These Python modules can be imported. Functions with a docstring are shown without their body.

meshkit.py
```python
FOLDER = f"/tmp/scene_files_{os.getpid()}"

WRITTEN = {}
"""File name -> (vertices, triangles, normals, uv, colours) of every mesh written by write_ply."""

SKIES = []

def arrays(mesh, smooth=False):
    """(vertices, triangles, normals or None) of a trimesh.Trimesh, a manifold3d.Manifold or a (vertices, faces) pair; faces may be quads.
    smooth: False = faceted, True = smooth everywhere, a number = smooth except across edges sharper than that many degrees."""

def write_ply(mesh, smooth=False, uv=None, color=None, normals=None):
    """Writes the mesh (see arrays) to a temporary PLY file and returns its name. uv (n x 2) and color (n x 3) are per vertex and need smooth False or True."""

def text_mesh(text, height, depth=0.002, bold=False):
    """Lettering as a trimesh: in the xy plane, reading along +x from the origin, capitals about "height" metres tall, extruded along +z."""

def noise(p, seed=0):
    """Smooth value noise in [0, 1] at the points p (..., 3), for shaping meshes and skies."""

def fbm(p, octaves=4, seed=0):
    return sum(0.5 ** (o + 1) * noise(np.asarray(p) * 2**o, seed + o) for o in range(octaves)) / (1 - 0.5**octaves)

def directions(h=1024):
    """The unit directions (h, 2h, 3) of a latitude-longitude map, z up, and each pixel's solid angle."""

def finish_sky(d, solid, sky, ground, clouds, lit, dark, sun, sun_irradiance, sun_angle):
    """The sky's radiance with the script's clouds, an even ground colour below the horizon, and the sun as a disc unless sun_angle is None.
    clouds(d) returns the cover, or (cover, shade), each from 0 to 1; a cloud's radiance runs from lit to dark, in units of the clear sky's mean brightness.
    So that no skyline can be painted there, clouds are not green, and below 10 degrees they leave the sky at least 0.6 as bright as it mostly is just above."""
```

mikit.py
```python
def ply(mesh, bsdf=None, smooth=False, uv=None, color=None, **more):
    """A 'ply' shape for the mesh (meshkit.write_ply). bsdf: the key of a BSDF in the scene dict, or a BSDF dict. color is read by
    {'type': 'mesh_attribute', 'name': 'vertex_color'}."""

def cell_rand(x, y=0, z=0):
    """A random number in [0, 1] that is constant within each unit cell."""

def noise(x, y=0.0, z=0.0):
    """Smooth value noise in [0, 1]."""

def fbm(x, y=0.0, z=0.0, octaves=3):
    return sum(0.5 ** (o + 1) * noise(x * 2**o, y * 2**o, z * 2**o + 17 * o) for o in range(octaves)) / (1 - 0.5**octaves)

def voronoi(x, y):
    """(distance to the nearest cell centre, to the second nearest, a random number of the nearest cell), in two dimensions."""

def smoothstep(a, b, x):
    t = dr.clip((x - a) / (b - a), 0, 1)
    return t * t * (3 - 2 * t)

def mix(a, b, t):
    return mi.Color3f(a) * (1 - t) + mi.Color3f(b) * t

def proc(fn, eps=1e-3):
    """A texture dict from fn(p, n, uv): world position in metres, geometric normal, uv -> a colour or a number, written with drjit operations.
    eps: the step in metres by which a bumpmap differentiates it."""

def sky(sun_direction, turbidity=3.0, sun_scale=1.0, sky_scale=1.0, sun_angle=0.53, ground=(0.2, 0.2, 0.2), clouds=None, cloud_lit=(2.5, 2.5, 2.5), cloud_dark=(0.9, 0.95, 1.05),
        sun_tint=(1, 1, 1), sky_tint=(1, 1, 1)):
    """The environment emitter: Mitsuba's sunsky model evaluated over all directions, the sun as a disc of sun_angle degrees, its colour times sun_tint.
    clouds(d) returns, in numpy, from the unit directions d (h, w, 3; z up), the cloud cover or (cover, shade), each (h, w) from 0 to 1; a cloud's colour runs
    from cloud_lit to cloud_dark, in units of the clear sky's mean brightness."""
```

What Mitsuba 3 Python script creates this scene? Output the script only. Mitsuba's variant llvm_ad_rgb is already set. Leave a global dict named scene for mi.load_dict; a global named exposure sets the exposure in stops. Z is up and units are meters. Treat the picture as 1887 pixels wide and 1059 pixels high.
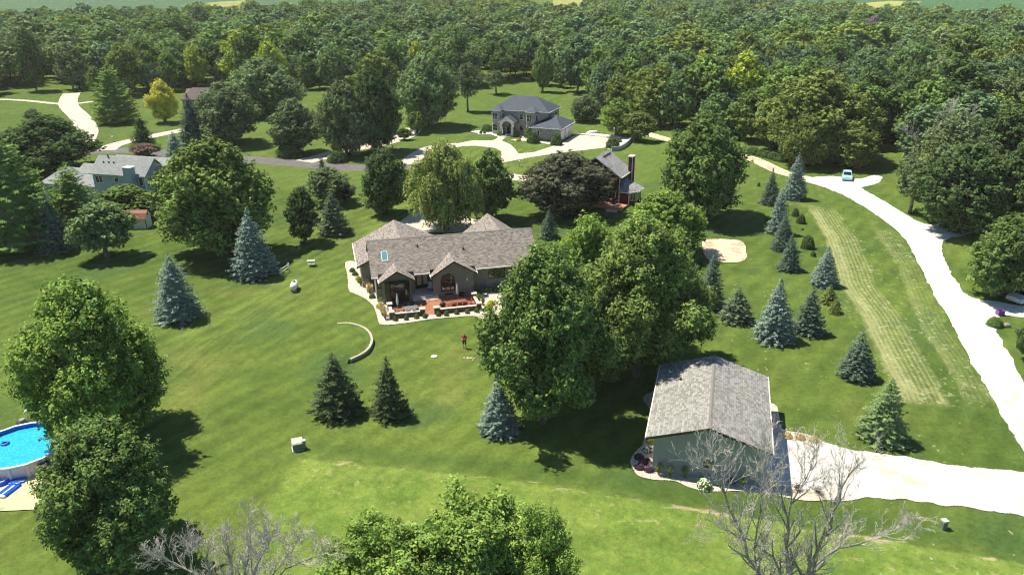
import math, numpy as np, trimesh, mitsuba as mi, drjit as dr, mikit, meshkit
import manifold3d as m3
from shapely.geometry import Polygon, Point
from shapely.geometry.polygon import orient
T = mi.ScalarTransform4f
PI = math.pi
scene, labels = {}, {}

# ------------------------------------------------------------------ camera, sky, exposure
W0, H0, F, CZ = 1887., 1059., 1462., 38.
PITCH, ROLL = math.radians(21.86), math.radians(-.47)
cp, sp, cr, sr = math.cos(PITCH), math.sin(PITCH), math.cos(ROLL), math.sin(ROLL)
_R, _U, _F = np.array([1., 0, 0]), np.array([0, sp, cp]), np.array([0, cp, -sp])
_x, _u = cr * _R + sr * _U, -sr * _R + cr * _U
_m = np.eye(4); _m[:3, 0], _m[:3, 1], _m[:3, 2], _m[:3, 3] = -_x, _u, _F, [0, 0, CZ]
scene['camera'] = {'type': 'perspective', 'fov': math.degrees(2 * math.atan(W0 / 2 / F)), 'fov_axis': 'x', 'near_clip': .5,
                   'far_clip': 9000., 'to_world': T(_m.tolist())}
SUN = (-.47, .25, 1.0)
scene['sky'] = mikit.sky(SUN, turbidity=3, sky_scale=.56, sun_tint=(.97, .99, 1.02))
exposure = 2.45


def G(px, py, z=0.):
    """photo pixel -> point of the level z"""
    X, Y = px - W0 / 2, py - H0 / 2
    X, Y = cr * X + sr * Y, -sr * X + cr * Y
    d = np.array([X, F * cp - Y * sp, -F * sp - Y * cp])
    return np.array([0, 0, CZ]) + d * ((z - CZ) / d[2])


def height_at(g, py):
    """height above ground point g whose picture row is py"""
    lo, hi = 0., 34.
    for _ in range(40):
        z = (lo + hi) / 2; zz = z - CZ
        d = g[1] * cp - zz * sp; u = g[1] * sp + zz * cp
        y = H0 / 2 + sr * F * g[0] / d - cr * F * u / d
        lo, hi = (z, hi) if y > py else (lo, z)
    return lo


def pxm(g):
    return F / (g[1] * cp + (CZ - g[2]) * sp)


# ------------------------------------------------------------------ materials
def rgb(c): return {'type': 'rgb', 'value': [float(x) for x in c]}
def diffuse(name, c, rough=None):
    scene[name] = {'type': 'twosided', 'bsdf': {'type': 'principled', 'base_color': rgb(c) if not isinstance(c, dict) else c, 'roughness': rough or .8, 'specular': .3}}
    return name
noise, fbm, smoothstep, mix, proc = mikit.noise, mikit.fbm, mikit.smoothstep, mikit.mix, mikit.proc
C3 = mi.Color3f

scene['foliage'] = {'type': 'principledthin', 'base_color': {'type': 'mesh_attribute', 'name': 'vertex_color'}, 'roughness': .34, 'diff_trans': .42, 'eta': 1.5}


def bark_fn(p, n, uv):
    return mix((.10, .08, .06), (.24, .21, .18), fbm(p.x * 9, p.y * 9, p.z * 2.2))
diffuse('bark', proc(bark_fn))
diffuse('bark_grey', (.27, .265, .25))
diffuse('twig_grey', (.46, .455, .43))


def line_d(p, a, b):
    """signed distance to the line a->b (left positive) and position along it"""
    ax, ay = float(a[0]), float(a[1]); dx, dy = float(b[0] - a[0]), float(b[1] - a[1]); L = math.hypot(dx, dy); dx, dy = dx / L, dy / L
    return dx * (p.y - ay) - dy * (p.x - ax), dx * (p.x - ax) + dy * (p.y - ay)


_mA, _mB, _mC, _mD = G(545, 838), G(1000, 884), G(1640, 990), G(395, 1059)
_h0, _h1, _h2, _h3 = G(1508, 372), G(1700, 742), G(1622, 410), G(1800, 740)
_t0, _t1 = G(300, 690), G(760, 385)


def grass_fn(p, n, uv):
    big = fbm(p.x * .045, p.y * .045, 3.1)
    med = fbm(p.x * .35 + 9, p.y * .35, 1.3)
    fine = fbm(p.x * 3.1, p.y * 3.1, 0.3)
    vf = noise(p.x * 11, p.y * 11, .7)
    # mown stripes, each about 1.3 m wide, bending slowly
    w = fbm(p.x * .03, p.y * .03, 7.7) * 9
    s1 = .5 + .5 * dr.sin((p.x * .77 + p.y * -.64) * 2.6 + w)
    col = mix((.040, .070, .012), (.078, .112, .019), smoothstep(.25, .75, big * .5 + med * .5))
    col = col * (1 + .20 * (s1 - .5) * (.25 + .65 * smoothstep(.35, .6, fbm(p.x * .02 + 4, p.y * .02, 2.2))))
    col = mix(col, C3(.115, .125, .03), .55 * smoothstep(.62, .8, fbm(p.x * .16 + 31, p.y * .16, 5.2)))      # thin, drier patches
    col = mix(col, C3(.035, .07, .02), .5 * smoothstep(.6, .75, fbm(p.x * .11 + 3, p.y * .11, 15.2)))
    far = smoothstep(120, 190, p.y)
    col = mix(col, C3(.075, .115, .022), .5 * far)
    # mower tracks along the property line and fine streaks that follow them
    d, t = line_d(p, _t0, _t1)
    dw = d + (fbm(t * .06, 1.5) - .5) * 3.
    streak = fbm(dw * 1.5, t * .10, 4.) - .5
    near_t = smoothstep(16., 3., dr.abs(d - 1.))
    col = col * (1 + .60 * streak * (.35 + .65 * near_t))
    for off, wd, amt in ((0, .5, .34), (1.4, .35, .30), (3.4, .6, .26), (-1.9, .4, .22)):
        tr = 1 - smoothstep(0, wd, dr.abs(dw - off + (fbm(t * .15, off, 1.) - .5) * .8))
        col = mix(col, C3(.13, .155, .045), tr * amt * smoothstep(-10, 6, t) * smoothstep(.30, .62, fbm(t * .35, d * 1.5, off + 3.)))
    # the unmown lower meadow
    d1, t1 = line_d(p, _mA, _mB); d2, t2 = line_d(p, _mB, _mC); d3, t3 = line_d(p, _mA, _mD)
    e = (fbm(p.x * .8, p.y * .8, 4.4) - .5) * .9
    top = dr.select(p.x < float(_mB[0]), d1, d2) + e
    mead = smoothstep(-.15, -.7, top) * smoothstep(-.1, 1.0, d3 + e)
    mcol = mix((.076, .126, .019), (.125, .170, .030), smoothstep(.3, .7, med * .6 + fbm(p.x * 1.3, p.y * 1.3, 2.) * .4))
    mcol = mix(mcol, C3(.24, .21, .09), .5 * smoothstep(.70, .80, fbm(p.x * 1.6 + 7, p.y * 1.6, 9.)) * smoothstep(-9., -2., top) )
    mcol = mcol * (.84 + .32 * fbm(p.x * .22, p.y * .5, 6.))
    col = mix(col, mcol, mead * .9)
    edge = smoothstep(.42, .05, dr.abs(top + .55)) * smoothstep(-.5, 1.5, d3)
    col = mix(col, C3(.36, .28, .17), edge * smoothstep(.60, .74, fbm(p.x * .55 + 3, p.y * 1.6, 6.)) * .55)
    col = mix(col, C3(.035, .068, .014), .50 * smoothstep(1.6, .2, dr.abs(top - 1.3)) * smoothstep(0, 2, d3))
    # rows of dried clippings beside the lane
    for a, b, hw, amt in ((_h0, _h1, 2.6, 1.), (_h2, _h3, 1.7, .42)):
        d, t = line_d(p, a, b); L = float(np.hypot(*(b - a)[:2]))
        dd = d + (fbm(t * .05, 3.) - .5) * 1.6
        inside = smoothstep(hw, hw * .7, dr.abs(dd + (fbm(p.x * .6, p.y * .6, 3.) - .5) * .9)) * smoothstep(0, 9, t) * smoothstep(L + 1, L - 1, t)
        rows = smoothstep(.25, .85, .5 + .5 * dr.sin(dd * 12.5) + (fbm(p.x * 1.6, p.y * 1.6, 2.5) - .5) * 1.5)
        solid = smoothstep(.2, -1.2, dd) * fbm(dd * 2.2, t * .3, 5.)
        heap = smoothstep(L - 6, L - 1, t) * smoothstep(.42, .58, fbm(p.x * .7, p.y * .7, 8.))
        col = mix(col, C3(.205, .215, .085), amt * inside * dr.clip(.16 + .30 * rows + .85 * solid + .4 * heap, 0, .85))
        scr = smoothstep(.66, .78, fbm(p.x * 2.1, p.y * 2.1, 12.)) * smoothstep(hw * 2., hw * .5, dr.abs(dd)) * smoothstep(0, 6, t) * smoothstep(L + 2, L - 1, t)
        col = mix(col, C3(.30, .30, .16), .35 * scr)
    # pale scraps
    sc = smoothstep(.80, .86, fbm(p.x * 1.7, p.y * 1.7, 22.)) * smoothstep(18, 26, p.x) * smoothstep(120, 100, p.y)
    col = mix(col, C3(.30, .29, .16), .45 * sc)
    mott = fbm(p.x * .9 + 40, p.y * .9, 6.5)
    return col * (.50 + .52 * fine + .38 * vf) * (.80 + .40 * mott) * C3(1.40, 1.50, 1.80)
def grass_bump(p, n, uv):
    return fbm(p.x * 5, p.y * 5, .2) * .6 + noise(p.x * 17, p.y * 17) * .4
scene['grass'] = {'type': 'twosided', 'bsdf': {'type': 'bumpmap', 'arbitrary': proc(grass_bump, .02), 'scale': .10,
                  'bsdf': {'type': 'principled', 'base_color': proc(grass_fn), 'roughness': .9, 'specular': .1}}}


def field_fn(p, n, uv):
    d = p.x * .35 + p.y
    s = .5 + .5 * dr.sin(d * .12 + fbm(p.x * .004, p.y * .004, 1.) * 12)
    c = mix((.024, .085, .030), (.038, .108, .040), .5 * s + .5 * fbm(p.x * .02, p.y * .05, 3.))
    return c
diffuse('crop_green', proc(field_fn))
def meadow_far_fn(p, n, uv):
    return mix((.15, .20, .045), (.30, .30, .10), fbm(p.x * .02, p.y * .03, 2.))
diffuse('meadow_far', proc(meadow_far_fn))


def gravel_fn(p, n, uv):
    c = mix((.47, .49, .48), (.66, .68, .67), fbm(p.x * 2.2, p.y * 2.2, 1.))
    c = mix(c, C3(.38, .42, .25), .55 * smoothstep(.66, .80, fbm(p.x * .8 + 5, p.y * .8, 9.)))
    sp_ = smoothstep(.83, .9, noise(p.x * 5, p.y * 5, 3.))
    return mix(c, C3(.42, .40, .36), .6 * sp_) * (.85 + .25 * noise(p.x * 23, p.y * 23))
diffuse('gravel', proc(gravel_fn))


def concrete_fn(p, n, uv):
    c = mix((.44, .41, .345), (.53, .50, .43), fbm(p.x * .6, p.y * .6, 2.))
    return mix(c, C3(.40, .37, .32), .35 * smoothstep(.6, .8, fbm(p.x * .35, p.y * .35, 12.))) * (.93 + .1 * noise(p.x * 9, p.y * 9))
diffuse('concrete', proc(concrete_fn))
def pad_fn(p, n, uv):
    return mix((.50, .49, .29), (.58, .57, .36), fbm(p.x * .9, p.y * .9, 2.)) * (1 - .35 * smoothstep(.66, .74, fbm(p.x * 1.1, p.y * 1.1, 7.)))
diffuse('pad', proc(pad_fn))
def asphalt_fn(p, n, uv):
    return C3(.115, .118, .128) * (.8 + .4 * fbm(p.x * .7, p.y * .7, 2.))
diffuse('asphalt', proc(asphalt_fn))
def sand_fn(p, n, uv):
    c = mix((.52, .43, .29), (.68, .58, .42), fbm(p.x * 1.1, p.y * 1.1, 2.))
    c = mix(c, C3(.30, .27, .21), .7 * smoothstep(.56, .68, fbm(p.x * .55 + 2, p.y * .55, 7.)))
    return c * (.8 + .3 * noise(p.x * 7, p.y * 7))
diffuse('sand', proc(sand_fn))
def rock_fn(p, n, uv):
    a, b, r = mikit.voronoi(p.x * 7.5, p.y * 7.5)
    return mix((.46, .41, .32), (.74, .70, .60), r) * (.45 + .55 * smoothstep(.02, .22, b - a))
diffuse('rock_mulch', proc(rock_fn))
def mulch_fn(p, n, uv):
    return C3(.05, .035, .025) * (.6 + .8 * fbm(p.x * 6, p.y * 6, 1.))
diffuse('mulch', proc(mulch_fn))


def shingles(name, lo, hi, row=.075, tab=.42, contrast=1., red=0.):
    def fn(p, n, uv):
        L = dr.sqrt(n.x * n.x + n.y * n.y) + 1e-6
        h = (-n.y * p.x + n.x * p.y) / L
        r = dr.floor(p.z / row)
        hh = h / tab + mikit.cell_rand(r, 5.) * 7
        k = mikit.cell_rand(dr.floor(hh), r, 2.)
        k2 = mikit.cell_rand(dr.floor(hh * .5), dr.floor(p.z / row * .5), 9.)
        fz = p.z / row - r
        c = mix(lo, hi, dr.clip(.5 + contrast * (.86 * k + .14 * k2 - .5), 0, 1))
        c = c * (.95 + .1 * fbm(p.x * .35, p.y * .35, p.z * .35))
        return c * (1 - .32 * smoothstep(.78, 1.0, fz))
    diffuse(name, proc(fn))
shingles('shingle_brown', (.13, .122, .113), (.31, .297, .28), row=.06, tab=.34, contrast=1.25)
shingles('shingle_pale', (.148, .160, .155), (.335, .355, .345), row=.06, tab=.30, contrast=.95)
shingles('shingle_slate', (.05, .069, .094), (.078, .108, .147), contrast=.7)
shingles('shingle_bluegrey', (.19, .225, .235), (.31, .355, .365), contrast=.8)
shingles('shingle_grey', (.19, .205, .225), (.36, .38, .40), contrast=1.2)
shingles('shingle_red', (.26, .12, .09), (.36, .18, .14), contrast=.6)


def wall_mat(name, c, pitch=.0, vert=False):
    def fn(p, n, uv):
        k = C3(c) * (.92 + .16 * fbm(p.x * .8, p.y * .8, p.z * 1.3))
        if pitch:
            q = (p.z if not vert else (p.x - p.y) * .72) / pitch
            f = q - dr.floor(q)
            k = k * (1 - .16 * smoothstep(.88, 1., f))
        return k
    return diffuse(name, proc(fn))
wall_mat('stucco', (.205, .207, .190), .3, True)
wall_mat('stucco_garage', (.265, .300, .325), .6, True)
wall_mat('siding_blue', (.31, .39, .445), .2)
wall_mat('siding_red', (.105, .022, .026), .2)
def stone_fn(p, n, uv):
    r = dr.floor(p.z / .2); k = mikit.cell_rand(dr.floor((p.x + p.y) / .42 + mikit.cell_rand(r, 3.) * 5), r)
    return mix((.235, .24, .24), (.40, .405, .395), k)
diffuse('stone_wall', proc(stone_fn))
def brick_fn(p, n, uv):
    r = dr.floor(p.z / .085); k = mikit.cell_rand(dr.floor((p.x * 1.2 + p.y) / .22 + .5 * r), r)
    return mix((.085, .05, .043), (.16, .10, .085), k)
diffuse('brick_dark', proc(brick_fn))
def paver_fn(p, n, uv):
    a, b = p.x * .972 + p.y * .233, -p.x * .233 + p.y * .972
    r = dr.floor(b / .16); q = a / .3 + .5 * r
    k = mikit.cell_rand(dr.floor(q), r)
    j = smoothstep(0, .08, q - dr.floor(q)) * smoothstep(0, .12, b / .16 - r)
    return mix((.23, .10, .055), (.37, .18, .105), k) * (.65 + .35 * j)
diffuse('paver', proc(paver_fn))
for nm_, c_, r_ in (('trim_white', (.74, .74, .72), .5), ('trim_tan', (.60, .60, .57), .6), ('trim_dark', (.05, .045, .04), .5), ('frame_dark', (.028, .024, .022), .4),
                    ('wood_red', (.22, .07, .05), .6), ('deck_wood', (.40, .22, .15), .7), ('metal_dark', (.03, .03, .033), .4), ('metal_grey', (.30, .31, .32), .4),
                    ('cap_stone', (.56, .52, .46), .8), ('wall_cap', (.40, .39, .34), .9), ('block_stone', (.24, .23, .20), .9), ('utility_green', (.13, .18, .155), .5), ('utility_pale', (.38, .46, .40), .5), ('tank_white', (.82, .82, .80), .35),
                    ('canvas', (.62, .63, .66), .8), ('car_blue', (.30, .52, .64), .25), ('car_white', (.75, .76, .78), .25), ('tyre', (.02, .02, .02), .8), ('purple', (.20, .09, .31), .5),
                    ('pool_wall', (.52, .54, .55), .5), ('pool_liner', (.02, .17, .62), .4), ('float_blue', (.015, .11, .75), .3), ('float_white', (.7, .75, .8), .3), ('skin', (.46, .28, .20), .5),
                    ('hair', (.06, .04, .03), .6), ('shirt', (.50, .035, .07), .8), ('shorts', (.03, .03, .045), .8), ('door_wood', (.10, .055, .035), .4), ('blind', (.50, .47, .40), .6),
                    ('shed_wall', (.55, .58, .58), .6), ('ridge_cap', (.185, .188, .182), .8), ('lid_tan', (.62, .52, .42), .8), ('shoe', (.5, .5, .5), .6), ('table_grey', (.16, .17, .18), .4), ('flower_white', (.8, .8, .74), .6)):
    diffuse(nm_, c_, r_)
scene['glass_dark'] = {'type': 'twosided', 'bsdf': {'type': 'principled', 'base_color': rgb((.012, .016, .018)), 'roughness': .06, 'specular': .8}}
scene['glass_sky'] = {'type': 'twosided', 'bsdf': {'type': 'principled', 'base_color': rgb((.10, .30, .34)), 'roughness': .08, 'specular': .8}}
def water_fn(p, n, uv):
    a, b, r = mikit.voronoi(p.x * 2.6 + fbm(p.x, p.y) * 2, p.y * 2.6)
    return mix((.02, .36, .70), (.035, .44, .78), smoothstep(.0, .5, b - a))
def water_bump(p, n, uv): return fbm(p.x * 2.5, p.y * 2.5, 1.)
scene['pool_water'] = {'type': 'twosided', 'bsdf': {'type': 'bumpmap', 'arbitrary': proc(water_bump, .02), 'scale': .03, 'bsdf': {'type': 'principled', 'base_color': proc(water_fn), 'roughness': .08, 'specular': .5}}}


# ------------------------------------------------------------------ mesh helpers
def frame(o, deg):
    a = math.radians(deg); M = np.eye(4)
    M[:2, 0], M[:2, 1], M[:2, 3] = [math.cos(a), math.sin(a)], [-math.sin(a), math.cos(a)], np.asarray(o)[:2]
    if len(o) > 2: M[2, 3] = o[2]
    return M


class MB:
    def __init__(s, M=None): s.M, s.v, s.f, s.n = M, [], [], 0
    def add(s, v, f):
        v, f = np.asarray(v, float), np.asarray(f, int)
        if f.shape[1] == 4: f = np.vstack([f[:, [0, 1, 2]], f[:, [0, 2, 3]]])
        s.v.append(v); s.f.append(f + s.n); s.n += len(v); return s
    def mesh(s, m): return s.add(m.vertices, m.faces)
    def box(s, x0, x1, y0, y1, z0, z1):
        v = [[x, y, z] for x in (x0, x1) for y in (y0, y1) for z in (z0, z1)]
        return s.add(v, [[0, 1, 3, 2], [4, 6, 7, 5], [0, 4, 5, 1], [2, 3, 7, 6], [0, 2, 6, 4], [1, 5, 7, 3]])
    def obox(s, c, w, d, h, deg=0, z=0.):
        M = frame((c[0], c[1], z), deg); b = MB(M).box(-w / 2, w / 2, -d / 2, d / 2, 0, h); v, f = b.out(); return s.add(v, f)
    def slab(s, pts, t):
        """flat polygon (convex) with its thickness straight down"""
        p = np.asarray(pts, float); n = len(p); q = p - [0, 0, t]
        f = [[0, i, i + 1] for i in range(1, n - 1)] + [[n, n + i + 1, n + i] for i in range(1, n - 1)]
        for i in range(n):
            j = (i + 1) % n; f += [[i, n + i, n + j], [i, n + j, j]]
        return s.add(np.vstack([p, q]), f)
    def prism(s, poly, z0, z1):
        m = trimesh.creation.extrude_polygon(orient(Polygon(poly) if not hasattr(poly, 'exterior') else poly), z1 - z0, engine='earcut'); m.apply_translation([0, 0, z0]); return s.mesh(m)
    def wallprism(s, prof, axis, a, b):
        """profile [(h, z)] extruded along the local x (axis 0) or y (axis 1) from a to b"""
        m = trimesh.creation.extrude_polygon(orient(Polygon(prof)), b - a, engine='earcut'); v = m.vertices
        w = np.stack([v[:, 2] + a, v[:, 0], v[:, 1]], 1) if axis == 0 else np.stack([v[:, 0], v[:, 2] + a, v[:, 1]], 1)
        return s.add(w, m.faces)
    def tube(s, a, b, r0, r1=None, n=8, cap=True):
        a, b = np.asarray(a, float), np.asarray(b, float); r1 = r0 if r1 is None else r1
        d = b - a; d = d / (np.linalg.norm(d) + 1e-9); x = np.cross(d, [0, 0, 1] if abs(d[2]) < .9 else [1, 0, 0]); x /= np.linalg.norm(x); y = np.cross(d, x)
        t = np.arange(n) * 2 * PI / n; ring = np.cos(t)[:, None] * x + np.sin(t)[:, None] * y
        i = np.arange(n); j = (i + 1) % n
        f = np.vstack([np.stack([i, j, n + j], 1), np.stack([i, n + j, n + i], 1)])
        if cap: f = np.vstack([f, [[0, k + 1, k] for k in range(1, n - 1)], [[n, n + k, n + k + 1] for k in range(1, n - 1)]])
        return s.add(np.vstack([a + ring * r0, b + ring * r1]), f)
    def ball(s, c, r, sub=2):
        m = trimesh.creation.icosphere(sub); return s.add(m.vertices * np.asarray(r) + np.asarray(c), m.faces)
    def lathe(s, prof, c=(0, 0, 0), n=24):
        m = trimesh.creation.revolve(np.asarray(prof, float), sections=n); return s.add(m.vertices + np.asarray(c), m.faces)
    def out(s):
        v, f = np.vstack(s.v), np.vstack(s.f)
        if s.M is not None: v = v @ s.M[:3, :3].T + s.M[:3, 3]
        return v, f


def uniq(key):
    if key not in scene and key not in labels: return key
    k = 1
    while f'{key}_{k:03d}' in scene or f'{key}_{k:03d}' in labels: k += 1
    return f'{key}_{k:03d}'


def obj(key, mb, bsdf, smooth=False):
    key = uniq(key); scene[key] = mikit.ply(mb.out() if isinstance(mb, MB) else mb, bsdf, smooth); return key


def thing(key, label, cat, group=None):
    key = uniq(key); labels[key] = {'label': label, 'category': cat}
    if group: labels[key]['group'] = group
    return key


def single(key, label, cat, mb, bsdf, group=None, smooth=False):
    key = thing(key, label, cat, group); scene[key] = mikit.ply(mb.out() if isinstance(mb, MB) else mb, bsdf, smooth); return key


def structure(key, label, mesh, bsdf, smooth=False):
    key = uniq(key); scene[key] = mikit.ply(mesh.out() if isinstance(mesh, MB) else mesh, bsdf, smooth); labels[key] = {'label': label, 'kind': 'structure'}; return key


def curve(pts, closed=True, k=8):
    p = np.asarray(pts, float); n = len(p); out = []
    for i in range(n if closed else n - 1):
        g = lambda j: p[j % n] if closed else p[min(max(j, 0), n - 1)]
        a, b, c, d = g(i - 1), g(i), g(i + 1), g(i + 2)
        for t in np.arange(k) / k:
            out.append(.5 * (2 * b + (c - a) * t + (2 * a - 5 * b + 4 * c - d) * t ** 2 + (3 * b - a - 3 * c + d) * t ** 3))
    if not closed: out.append(p[-1])
    return np.array(out)


LAYER = [0.004]
def sheet(key, label, pts, bsdf, pixel=True, smooth=True, rough=0., z=None, holes=None):
    """a flat ground sheet from its outline"""
    w = np.array([G(*q)[:2] for q in pts]) if pixel else np.asarray(pts, float)
    if smooth: w = curve(w)
    if rough:
        L = Polygon(w).exterior; n = int(L.length / .4); w = np.array([L.interpolate(i / n, normalized=True).coords[0] for i in range(n)])
        o = np.c_[w, np.full(n, 3.)]
        w = w + rough * np.stack([meshkit.fbm(o * 1.1, 3, 1) - .5, meshkit.fbm(o * 1.1, 3, 2) - .5], 1) * 2
    pg = Polygon(w).buffer(0)
    if holes: pg = pg.difference(Polygon(holes))
    if pg.geom_type != 'Polygon': pg = max(pg.geoms, key=lambda g: g.area)
    if z is None: z = LAYER[0]; LAYER[0] += .004
    v, f = trimesh.creation.triangulate_polygon(orient(pg), engine='earcut')
    return structure(key, label, (np.c_[v, np.full(len(v), z)], f), bsdf)


def ribbon(key, label, pts, width, bsdf, rough=0.):
    c = curve([G(*q)[:2] for q in pts], closed=False); t = np.gradient(c, axis=0); t /= np.linalg.norm(t, axis=1, keepdims=True); n = np.stack([-t[:, 1], t[:, 0]], 1) * width / 2
    return sheet(key, label, np.vstack([c + n, (c - n)[::-1]]), bsdf, pixel=False, smooth=False, rough=rough)


# ------------------------------------------------------------------ vegetation
def unit(v): return v / (np.linalg.norm(v, axis=-1, keepdims=True) + 1e-9)


def leaves(rng, pos, nrm, size, aspect=.62):
    """rhombic leaf sprays at pos facing nrm: (vertices, faces)"""
    n = len(pos); nrm = unit(nrm)
    t = unit(np.cross(nrm, unit(rng.normal(size=(n, 3))))); b = np.cross(nrm, t)
    s = np.asarray(size).reshape(-1, 1) * np.ones((n, 1)); fold = nrm * s * .22
    v = np.stack([pos - t * s, pos - b * s * aspect + fold * .6, pos + t * s, pos + b * s * aspect + fold * .6], 1).reshape(-1, 3)
    i = np.arange(n)[:, None] * 4
    return v, np.vstack([i + [0, 1, 2], i + [0, 2, 3]])


def envelope(kind):
    return {'round': lambda t: np.sin(PI * np.clip(.04 + .94 * t, 0, 1) ** .82) ** .62,
            'oval': lambda t: np.sin(PI * np.clip(.03 + .95 * t, 0, 1) ** .75) ** .7,
            'dome': lambda t: np.clip(1 - ((t - .35) / .66) ** 2, 0, 1) ** .5 * np.clip(.55 + 1.4 * t, 0, 1),
            'cone': lambda t: np.clip((1 - t) * 1.12 + .06, 0, 1) * np.clip(.5 + t * 4, 0, 1),
            'open': lambda t: np.sin(PI * np.clip(.05 + .92 * t, 0, 1) ** 1.05) ** .8}[kind]


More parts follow.
